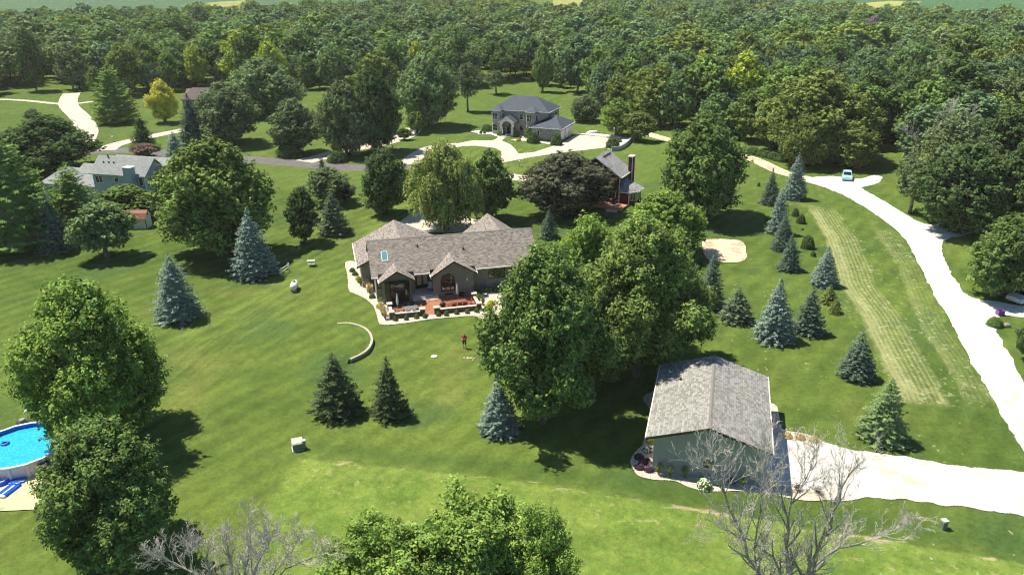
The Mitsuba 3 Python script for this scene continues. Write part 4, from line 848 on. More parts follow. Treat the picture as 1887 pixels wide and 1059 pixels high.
for p, n in (((862, 660), 9), ((634, 645), 3)):
    rng = np.random.default_rng(p[0]); g0 = G(*p); w = 'before the person' if p[0] > 700 else 'inside the curved wall'
    for _ in range(n): single('flat_stone', 'small pale flat stone in the grass ' + w, 'stone', MB().obox(g0[:2] + rng.normal(0, .28, 2), rng.uniform(.1, .26), rng.uniform(.08, .2), .05, rng.uniform(0, 90)), 'lid_tan', 'flat stones ' + w)
# small white posts and mailboxes
def mailbox(px, py, lab):
    k = thing('mailbox', lab, 'mailbox'); M = frame(G(px, py)[:2], 0); obj(k + '__post', MB(M).box(-.06, .06, -.06, .06, 0, 1.0), 'trim_white'); obj(k + '__box', MB(M).box(-.13, .13, -.28, .28, 1.0, 1.28), 'trim_white')
mailbox(208, 261, 'white mailbox at the end of the left concrete driveway'); mailbox(957, 307, 'white mailbox on the grass below the stone house driveway')
k = thing('marker_post', 'white marker post under the right hand trees', 'post'); M = frame(G(1805, 518)[:2], 0); obj(k + '__post', MB(M).box(-.1, .1, -.1, .1, 0, .85), 'trim_white'); obj(k + '__cap', MB(M).box(-.15, .15, -.15, .15, .85, .93), 'trim_white')
k = thing('bird_feeder', 'wooden bird feeder on a post beside the tallest blue spruce', 'bird feeder'); M = frame(G(1477, 364)[:2], 10); obj(k + '__post', MB(M).box(-.06, .06, -.06, .06, 0, 1.3), 'bark'); obj(k + '__box', MB(M).box(-.25, .25, -.2, .2, 1.3, 1.65), 'deck_wood'); obj(k + '__roof', MB(M).slab([[-.35, -.35, 1.62], [.35, -.35, 1.62], [.35, 0, 1.9], [-.35, 0, 1.9]], .04).slab([[-.35, .35, 1.62], [.35, .35, 1.62], [.35, 0, 1.9], [-.35, 0, 1.9]], .04), 'deck_wood')
k = thing('lamp_post', 'white lamp post at the edge of the stone house terrace', 'lamp post'); M = frame(G(1131, 256)[:2], 0); obj(k + '__post', MB(M).lathe([(0, 0), (.1, 0), (.06, .2), (.05, 2.3), (0, 2.3)], n=10), 'trim_white'); obj(k + '__lantern', MB(M).lathe([(0, 2.3), (.14, 2.35), (.2, 2.7), (.04, 2.85), (0, 2.85)], n=8), 'trim_white')
k = thing('upturned_boat', 'small white upturned boat on the grass behind the stone house terrace', 'boat')
m = trimesh.creation.icosphere(3); v = m.vertices * [1.9, .65, .75]; v[:, 1] *= 1 - .35 * np.clip(v[:, 0] / 1.9, 0, 1); v[:, 2] = np.maximum(v[:, 2], 0); scene[k] = mikit.ply(MB(frame(G(1092, 246)[:2], 20)).add(v, m.faces).out(), 'tank_white', 40)
k = thing('terrace_wall', 'grey block wall holding the white terrace beside the stone house', 'wall')
pts = np.array([G(*p)[:2] for p in curve([(1127, 279), (1142, 277), (1156, 268), (1165, 257)], closed=False, k=5)])
for a, b in zip(pts[:-1], pts[1:]): obj('terrace_wall__block', MB().obox((a + b) / 2, np.linalg.norm(b - a) - .03, .35, .95, math.degrees(math.atan2(*(b - a)[::-1]))), 'metal_grey')
k = thing('purple_crate', 'purple box standing by the flower bed at the lane fork', 'box'); M = frame(G(1842, 580)[:2], 4)
for x0, x1, y0, y1 in ((-.38, .38, -.3, -.25), (-.38, .38, .25, .3), (-.38, -.33, -.25, .25), (.33, .38, -.25, .25)): obj(k + '__side', MB(M).box(x0, x1, y0, y1, .03, .62), 'purple')
obj(k + '__bottom', MB(M).box(-.38, .38, -.3, .3, 0, .03), 'purple'); obj(k + '__inner_tray', MB(M).box(-.32, .32, -.24, .24, .05, .36), 'purple')
k = thing('lid', 'white oval lid lying by the purple box', 'lid'); scene[k] = mikit.ply(MB(frame(G(1835, 588)[:2], 0)).lathe([(0, .25), (.34, .27), (.36, .31), (.2, .36), (0, .37)], n=18).out(), 'tank_white', 40)
k = thing('boulder', 'pale rock beside the flower bed at the lane fork', 'rock'); m = trimesh.creation.icosphere(3); v = m.vertices * [.42, .35, .32]; v = v * (.8 + .4 * meshkit.fbm(v * 3, 3, 2))[:, None]; scene[k] = mikit.ply(MB(frame(G(1855, 602)[:2], 0)).add(v + [0, 0, .15], m.faces).out(), 'block_stone')


# ---- pool
pc = np.array([-41.4, 57.1]); pr_ = 3.6
k = thing('swimming_pool', 'round above ground swimming pool with blue water and grey wall', 'pool')
na = 18; ang = np.arange(na + 1) * 2 * PI / na + .1
for i in range(na):
    a, b = [np.array([math.cos(t), math.sin(t)]) for t in ang[i:i + 2]]
    obj(k + '__wall_panel', MB().add([[*(pc + a * pr_), .0], [*(pc + b * pr_), .0], [*(pc + b * pr_), 1.24], [*(pc + a * pr_), 1.24]], [[0, 1, 2, 3]]), 'pool_wall')
    rim = MB().slab([[*(pc + a * (pr_ - .12)), 1.30], [*(pc + a * (pr_ + .10)), 1.30], [*(pc + b * (pr_ + .10)), 1.30], [*(pc + b * (pr_ - .12)), 1.30]], .055); obj(k + '__top_rail', rim, 'trim_white')
    obj(k + '__upright', MB(frame(pc + a * (pr_ + .04), math.degrees(ang[i]))).box(-.05, .05, -.10, .10, 0, 1.245), 'pool_wall')
li = MB()
for i in range(60):
    a, b = [np.array([math.cos(t), math.sin(t)]) * (pr_ - .08) for t in (i * PI / 30, (i + 1) * PI / 30)]; li.add([[*(pc + a), .02], [*(pc + b), .02], [*(pc + b), 1.26], [*(pc + a), 1.26]], [[0, 1, 2, 3]])
obj(k + '__liner', li, 'pool_liner'); ring = [[*(pc + (pr_ - .085) * np.array([math.cos(t), math.sin(t)])), .92] for t in np.arange(60) * PI / 30]
obj(k + '__water', MB().add(ring, [[0, i, i + 1] for i in range(1, 59)]), 'pool_water')
g_ = G(83, 858, .7); a_ = math.atan2(g_[1] - pc[1], g_[0] - pc[0]); fk = obj(k + '__skimmer', MB(frame(pc + (pr_ + .12) * np.array([math.cos(a_), math.sin(a_)]), math.degrees(a_))).box(-.08, .12, -.42, -.34, .3, .95).box(-.08, .12, .34, .42, .3, .95).box(-.08, .12, -.34, .34, .87, .95).box(-.08, .12, -.34, .34, .3, .38), 'metal_dark')
k = thing('pool_float', 'dark float drifting on the pool water', 'float'); scene[k] = mikit.ply(MB().add(trimesh.creation.torus(.26, .1).vertices + [*G(9, 816, 1.0)[:2], .98], trimesh.creation.torus(.26, .1).faces).out(), 'pool_liner', True)
k = thing('inflatable_lounge', 'blue and white inflatable lounge lying on the pool pad', 'inflatable'); M = frame(G(17, 905)[:2], 78)
for i in range(5): obj(k + '__tube', MB(M).tube([-.75, -.36 + i * .18, .13], [.65, -.36 + i * .18, .13], .115, n=10), 'float_blue' if i in (0, 4) else ('float_white' if i == 2 else 'float_blue'), 40)
obj(k + '__pillow', MB(M).ball([.75, 0, .2], [.2, .48, .16]), 'float_blue', True); obj(k + '__pillow', MB(M).ball([-.82, 0, .17], [.15, .46, .13]), 'float_white', True)
k = thing('inflatable_ring', 'blue and white inflatable ring beside the lounge on the pool pad', 'inflatable'); M = frame(G(2, 888)[:2], 0)
tm = trimesh.creation.torus(.62, .2); obj(k + '__ring', MB(M).add(tm.vertices + [0, 0, .2], tm.faces), 'float_blue', True); tm = trimesh.creation.torus(.62, .05); obj(k + '__stripe', MB(M).add(tm.vertices + [0, 0, .37], tm.faces), 'float_white', True)
k = thing('inflatable_mat', 'blue inflatable mat with white stripe behind the lounge', 'inflatable'); M = frame(G(33, 888)[:2], 15)
for i in range(4): obj(k + '__tube', MB(M).tube([-.55, -.27 + i * .18, .12], [.55, -.27 + i * .18, .12], .105, n=10), 'float_white' if i == 1 else 'float_blue', 40)
k = thing('pool_pump', 'grey pool pump with a white pipe behind the pool', 'pump'); M = frame(G(42, 779)[:2], 10); obj(k + '__body', MB(M).lathe([(0, .05), (.3, .05), (.3, .3), (.2, .42), (0, .44)], n=18), 'metal_grey', 40); obj(k + '__pipe', MB(M).tube([.45, .2, 0], [.45, .2, .95], .06).ball([.45, .2, 1.05], [.16, .16, .18]), 'trim_white'); obj(k + '__base', MB(M).box(-.6, .6, -.5, .5, -.02, .05), 'metal_dark')


# ---- patio furniture
def umbrella(u, v, lab):
    k = thing('patio_umbrella', lab, 'umbrella'); M = frame(at(HM, u, -v)[:2], 0)
    obj(k + '__pole', MB(M).tube([0, 0, .03], [0, 0, 2.5], .03, n=8), 'metal_grey'); obj(k + '__canopy', MB(M).lathe([(0, 2.5), (.04, 2.48), (.13, 1.9), (.15, 1.4), (.10, 1.05), (.0, 1.05)], n=10), 'canvas'); obj(k + '__base', MB(M).lathe([(0, .03), (.28, .03), (.26, .1), (.05, .13), (0, .13)], n=14), 'metal_dark')
umbrella(2.62, 8.9, 'closed grey umbrella at the left patio table'); umbrella(10.1, 7.4, 'closed grey umbrella at the right patio table')
def ptable(u, v, w, d, lab, mat):
    k = thing('patio_table', lab, 'table'); M = HM @ frame([u, -v], 3); obj(k + '__top', MB(M).box(-w / 2, w / 2, -d / 2, d / 2, .70, .75), mat)
    for x in (-1, 1):
        for y in (-1, 1): obj(k + '__leg', MB(M).box(x * (w / 2 - .1) - .03, x * (w / 2 - .1) + .03, y * (d / 2 - .1) - .03, y * (d / 2 - .1) + .03, .03, .70), mat)
def pchair(u, v, deg, lab, mat, grp):
    k = thing('patio_chair', lab, 'chair', grp); M = HM @ frame([u, -v], deg); obj(k + '__seat', MB(M).box(-.27, .27, -.27, .25, .40, .45), mat); obj(k + '__backrest', MB(M).slab([[-.27, .25, .47], [.27, .25, .47], [.27, .36, .98], [-.27, .36, .98]], .05), mat)
    for x in (-1, 1):
        for y in (-1, 1): obj(k + '__leg', MB(M).box(x * .24 - .02, x * .24 + .02, y * .23 - .02, y * .23 + .02, .03, .40), mat)
        obj(k + '__armrest', MB(M).box(x * .27 - .03, x * .27 + .03, -.25, .28, .62, .66), mat)
ptable(4.1, 9.35, 1.75, .95, 'dark grey patio table left of the patio opening', 'table_grey')
for u, v, a, l in ((2.95, 9.35, 90, 'tan wooden chair at the left end of the grey patio table'), (5.05, 9.3, -90, 'tan wooden chair at the right end of the grey patio table')): pchair(u, v, a, l, 'deck_wood', None)
for u, v, a in ((3.7, 9.97, 180), (4.4, 9.99, 180)): pchair(u, v, a, 'white patio chair between the grey table and the front wall', 'trim_white', 'white chairs at the grey patio table')
for u, v, a in ((3.6, 8.55, 0), (4.4, 8.5, 0)): pchair(u, v, a, 'dark patio chair behind the grey patio table', 'metal_dark', 'dark chairs behind the grey table')
ptable(9.9, 8.9, 2.1, .95, 'reddish wooden patio table right of the patio opening', 'wood_red')
for u, v, a, l in ((8.5, 8.95, 90, 'wooden chair at the left end of the reddish table'), (11.3, 8.75, -90, 'wooden chair at the right end of the reddish table')): pchair(u, v, a, l, 'wood_red', None)
for u, v, a in ((9.3, 9.65, 180), (9.95, 9.65, 180), (10.6, 9.63, 180)): pchair(u, v, a, 'dark chair between the reddish table and the right patio wall', 'wood_red', 'chairs before the reddish table')
k = thing('kettle_grill', 'black domed grill behind the right patio wall', 'grill'); M = HM @ frame([7.95, -9.5], 0); obj(k + '__bowl', MB(M).lathe([(0, .42), (.2, .46), (.34, .62), (.36, .72), (0, .72)], n=18), 'metal_dark', 50); obj(k + '__lid', MB(M).lathe([(.37, .72), (.33, .9), (.16, 1.06), (.05, 1.08), (.04, 1.16), (0, 1.16)], n=18), 'metal_dark', 50)
for a in (0, 2.1, 4.2): obj(k + '__leg', MB(M).tube([.22 * math.cos(a), .22 * math.sin(a), .5], [.3 * math.cos(a), .3 * math.sin(a), .03], .02, n=6), 'metal_dark')
k = thing('planter_pot', 'dark round pot by the arched window', 'pot'); scene[k] = mikit.ply(MB(HM @ frame([10.9, -5.95], 0)).lathe([(0, .03), (.25, .03), (.36, .6), (.32, .62), (.28, .5), (0, .5)], n=16).out(), 'metal_dark', 40)
k = thing('storage_bench', 'dark bench below the bay window', 'bench'); M = HM @ frame([2.8, -6.75], 0); obj(k + '__box', MB(M).box(-.75, .75, -.3, .3, .03, .5), 'metal_dark'); obj(k + '__lid', MB(M).box(-.8, .8, -.34, .34, .5, .56), 'trim_dark')
k = thing('covered_chair', 'chair with a pale cushion beside the porch door', 'chair'); M = HM @ frame([7.25, -4.0, .5], -20); obj(k + '__seat', MB(M).box(-.3, .3, -.3, .3, .38, .5), 'canvas'); obj(k + '__backrest', MB(M).box(-.3, .3, .28, .38, .5, 1.05), 'canvas'); obj(k + '__frame', MB(M).box(-.28, -.22, -.28, .3, 0, .38).box(.22, .28, -.28, .3, 0, .38), 'metal_dark')
k = thing('air_conditioner', 'pale air conditioner box by the left wall of the ranch house', 'air conditioner'); M = HM @ frame([-.15, -1.2], 0); obj(k + '__case', MB(M).box(-.4, .4, -.4, .4, .06, .85), 'trim_tan'); obj(k + '__fan_grille', MB(M).lathe([(0, .86), (.33, .86), (.3, .9), (0, .9)], n=16), 'metal_dark'); obj(k + '__pad', MB(M).box(-.5, .5, -.5, .5, 0, .06), 'concrete')
# red picnic table and grill on the red house deck
k = thing('picnic_table', 'bright red picnic table on the red house deck', 'table'); M = RM @ frame([-3.2, -1.5, .385], 8); obj(k + '__top', MB(M).box(-.95, .95, -.42, .42, .70, .76), 'shirt')
for y in (-.78, .78): obj(k + '__bench', MB(M).box(-.95, .95, y - .15, y + .15, .42, .47), 'shirt')
for x in (-.7, .7): obj(k + '__leg', MB(M).slab([[x, -.8, .42], [x + .06, -.8, .42], [x + .06, .8, .42], [x, .8, .42]], .06).box(x, x + .06, -.5, -.42, 0, .70).box(x, x + .06, .42, .5, 0, .70), 'wood_red')
k = thing('gas_grill', 'dark gas grill on the right part of the red house deck', 'grill'); M = RM @ frame([-.9, -.9, .385], -10); obj(k + '__cart', MB(M).box(-.35, .35, -.25, .25, .1, .8), 'metal_dark'); obj(k + '__hood', MB(M).wallprism([(-.27, .8), (.27, .8), (.24, 1.02), (.1, 1.14), (-.12, 1.12), (-.27, .98)], 0, -.38, .38), 'metal_dark'); obj(k + '__side_shelf', MB(M).box(-.75, -.37, -.22, .22, .78, .82).box(.37, .75, -.22, .22, .78, .82), 'metal_grey')


# ---- vehicles
def car(px, py, deg, paint, lab, key, van=False):
    k = thing(key, lab, 'car' if not van else 'van'); M = frame(G(px, py)[:2], deg)
    L, Wd = (4.3, 1.75) if not van else (4.9, 1.95); hh = 1.5 if not van else 1.95
    low = [(-L / 2, .35), (-L / 2 + .05, .8), (-L / 2 + .35, .92), (L / 2 - .95, .98), (L / 2 - .15, .78), (L / 2, .55), (L / 2 - .05, .28), (-L / 2 + .1, .25)]
    def xz(prof, w): return MB(M).wallprism([(0, 0)] + [], 0, 0, 1) if False else MB(M).add(*_ext(prof, w))
    def _ext(prof, w):
        m = trimesh.creation.extrude_polygon(orient(Polygon(prof)), w, engine='earcut'); v = m.vertices; return np.stack([v[:, 0], v[:, 2] - w / 2, v[:, 1]], 1), m.faces
    obj(k + '__body', xz(low, Wd), paint)
    cab = [(-L / 2 + .25, .9), (-L / 2 + .55, hh - .06), (-L / 2 + .9, hh), (L / 2 - 2.0, hh - .02), (L / 2 - 1.15, .95)] if not van else [(-L / 2 + .03, .8), (-L / 2 + .12, hh - .08), (-L / 2 + .4, hh), (L / 2 - 1.9, hh - .05), (L / 2 - .95, .95)]
    v, f = _ext(cab, Wd - .06); v[:, 1] *= np.where(v[:, 2] > 1.2, .84, 1); obj(k + '__cabin', MB(M).add(v, f), paint)
    gl_ = [(cab[0][0] + .28, .98), (cab[1][0] + .22, hh - .16), (cab[3][0] - .05, hh - .16), (cab[4][0] - .22, 1.02)]
    v, f = _ext(gl_, Wd - .03); v[:, 1] *= np.where(v[:, 2] > 1.2, .86, 1); obj(k + '__side_window', MB(M).add(v, f), 'glass_dark')
    a, b = np.array(cab[4]), np.array(cab[3]); n_ = np.array([b[1] - a[1], -(b[0] - a[0])]); n_ = n_ / np.linalg.norm(n_) * .02; a2, b2 = a + (b - a) * .1 + n_, a + (b - a) * .9 + n_
    obj(k + '__windscreen', MB(M).add([[a2[0], -.72, a2[1]], [a2[0], .72, a2[1]], [b2[0], .62, b2[1]], [b2[0], -.62, b2[1]]], [[0, 1, 2, 3]]), 'glass_dark')
    a, b = np.array(cab[0]), np.array(cab[1]); a2, b2 = a + (b - a) * .3 - [.03, 0], a + (b - a) * .9 - [.03, 0]
    obj(k + '__rear_window', MB(M).add([[a2[0], -.7, a2[1]], [a2[0], .7, a2[1]], [b2[0], .62, b2[1]], [b2[0], -.62, b2[1]]], [[0, 1, 2, 3]]), 'glass_dark')
    for x in (-L / 2 + .8, L / 2 - .85):
        for y in (-1, 1): wk = obj(k + '__wheel', MB(M).tube([x, y * (Wd / 2 - .2), .32], [x, y * (Wd / 2 + .01), .32], .32, n=18), 'tyre'); obj(wk + '__rim', MB(M).tube([x, y * (Wd / 2 + .012), .32], [x, y * (Wd / 2 + .03), .32], .19, n=12), 'metal_grey')
    for y in (-.6, .6): obj(k + '__headlight', MB(M).box(L / 2 - .2, L / 2 - .04, y - .17, y + .17, .62, .74), 'tank_white'); obj(k + '__tail_light', MB(M).box(-L / 2 - .01, -L / 2 + .1, y - .1, y + .1, .6, .85), 'shirt')
car(1560, 330, 250, 'car_blue', 'small light blue car parked under trees at the top of the lane', 'parked_car')
car(1890, 553, 205, 'car_white', 'white van cut by the right edge under the trees', 'parked_van', True)


# ---- the person
pk = thing('person', 'person in a red shirt and dark shorts holding a controller on the lawn', 'person'); PM = frame(G(856, 641)[:2], -12)
def hullbody(bones, refine=.035, it=6):
    s_ = None
    for (a, ra, b, rb) in bones:
        h_ = m3.Manifold.batch_hull([m3.Manifold.sphere(ra, 14).translate(tuple(a)), m3.Manifold.sphere(rb, 14).translate(tuple(b))]); s_ = h_ if s_ is None else s_ + h_
    s_ = s_.refine_to_length(refine).to_mesh(); m = trimesh.Trimesh(s_.vert_properties[:, :3], s_.tri_verts); trimesh.smoothing.filter_taubin(m, iterations=it); return m
# faces the camera (-y); forearms raised, hands close on a controller before the chest
hip_, kn, an = [(-.10, 0, .92), (.10, 0, .92)], [(-.13, -.03, .50), (.14, -.02, .50)], [(-.15, .02, .09), (.17, .02, .09)]
sh_, el, wr = [(-.19, .01, 1.42), (.19, .01, 1.42)], [(-.27, -.02, 1.15), (.27, -.02, 1.15)], [(-.10, -.30, 1.20), (.10, -.30, 1.20)]
bn = [((0, 0, .95), .125, (0, .01, 1.15), .125), ((0, .01, 1.15), .125, (0, .01, 1.36), .14), ((-.13, .01, 1.38), .09, (.13, .01, 1.38), .09), ((0, .0, 1.44), .06, (0, -.01, 1.54), .055)]
for i in range(2):
    s_ = (-1, 1)[i]; bn += [(hip_[i], .10, kn[i], .062), (kn[i], .06, an[i], .042), ((an[i][0], .04, .05), .045, (an[i][0] + .03 * s_, -.15, .035), .035), (sh_[i], .06, el[i], .045), (el[i], .043, wr[i], .03), (wr[i], .03, (wr[i][0] - .025 * s_, -.36, 1.21), .036)]
    for j in range(4):
        z = 1.235 - j * .019; a = (wr[i][0] - .03 * s_, -.37, z); b_ = (wr[i][0] - .055 * s_, -.405, z); c2 = (wr[i][0] - .085 * s_, -.40 + .006 * j, z - .003); bn += [(a, .011, b_, .0098), (b_, .0098, c2, .0085)]
    bn += [((wr[i][0] - .01 * s_, -.33, 1.235), .012, (wr[i][0] - .05 * s_, -.35, 1.262), .0105), ((wr[i][0] - .05 * s_, -.35, 1.262), .0105, (wr[i][0] - .075 * s_, -.365, 1.255), .009)]
bn += [((0, -.015, 1.60), .078, (0, -.02, 1.66), .088), ((0, -.045, 1.585), .05, (0, -.05, 1.60), .06), ((0, -.107, 1.635), .012, (0, -.122, 1.612), .014), ((-.09, .0, 1.64), .018, (-.092, .005, 1.61), .014), ((.09, 0, 1.64), .018, (.092, .005, 1.61), .014)]
m = hullbody(bn, .022, 4); obj(pk + '__body', MB(PM).mesh(m), 'skin', True)
obj(pk + '__shirt', MB(PM).mesh(hullbody([((0, 0, .93), .155, (0, .01, 1.15), .145), ((0, .01, 1.15), .145, (0, .01, 1.36), .155), ((-.14, .01, 1.385), .10, (.14, .01, 1.385), .10), (sh_[0], .078, (-.245, -.008, 1.24), .068), (sh_[1], .078, (.245, -.008, 1.24), .068)])), 'shirt', True)
obj(pk + '__shorts', MB(PM).mesh(hullbody([((-.06, 0, .92), .13, (.06, 0, .92), .13), (hip_[0], .118, (-.125, -.02, .56), .085), (hip_[1], .118, (.13, -.015, .56), .085)])), 'shorts', True)
obj(pk + '__hair', MB(PM).mesh(hullbody([((0, .01, 1.665), .094, (0, .025, 1.69), .085), ((0, .045, 1.62), .07, (0, .04, 1.66), .085)])), 'hair', True)
for x in (-.032, .032): obj(pk + '__eye', MB(PM).ball([x, -.101, 1.645], .011, 1), 'metal_dark')
obj(pk + '__mouth', MB(PM).ball([0, -.106, 1.585], [.022, .008, .006], 1), 'shirt')
for i in range(2): obj(pk + '__shoe', MB(PM).mesh(hullbody([((an[i][0], .05, .05), .052, (an[i][0] + .03 * (-1, 1)[i], -.16, .04), .042)])), 'shoe', True)
k = thing('remote_controller', 'dark remote controller in the hands of the person', 'controller'); scene[k] = mikit.ply(MB(PM).box(-.085, .085, -.425, -.345, 1.185, 1.235).box(-.06, .06, -.40, -.33, 1.236, 1.25).out(), 'metal_dark')


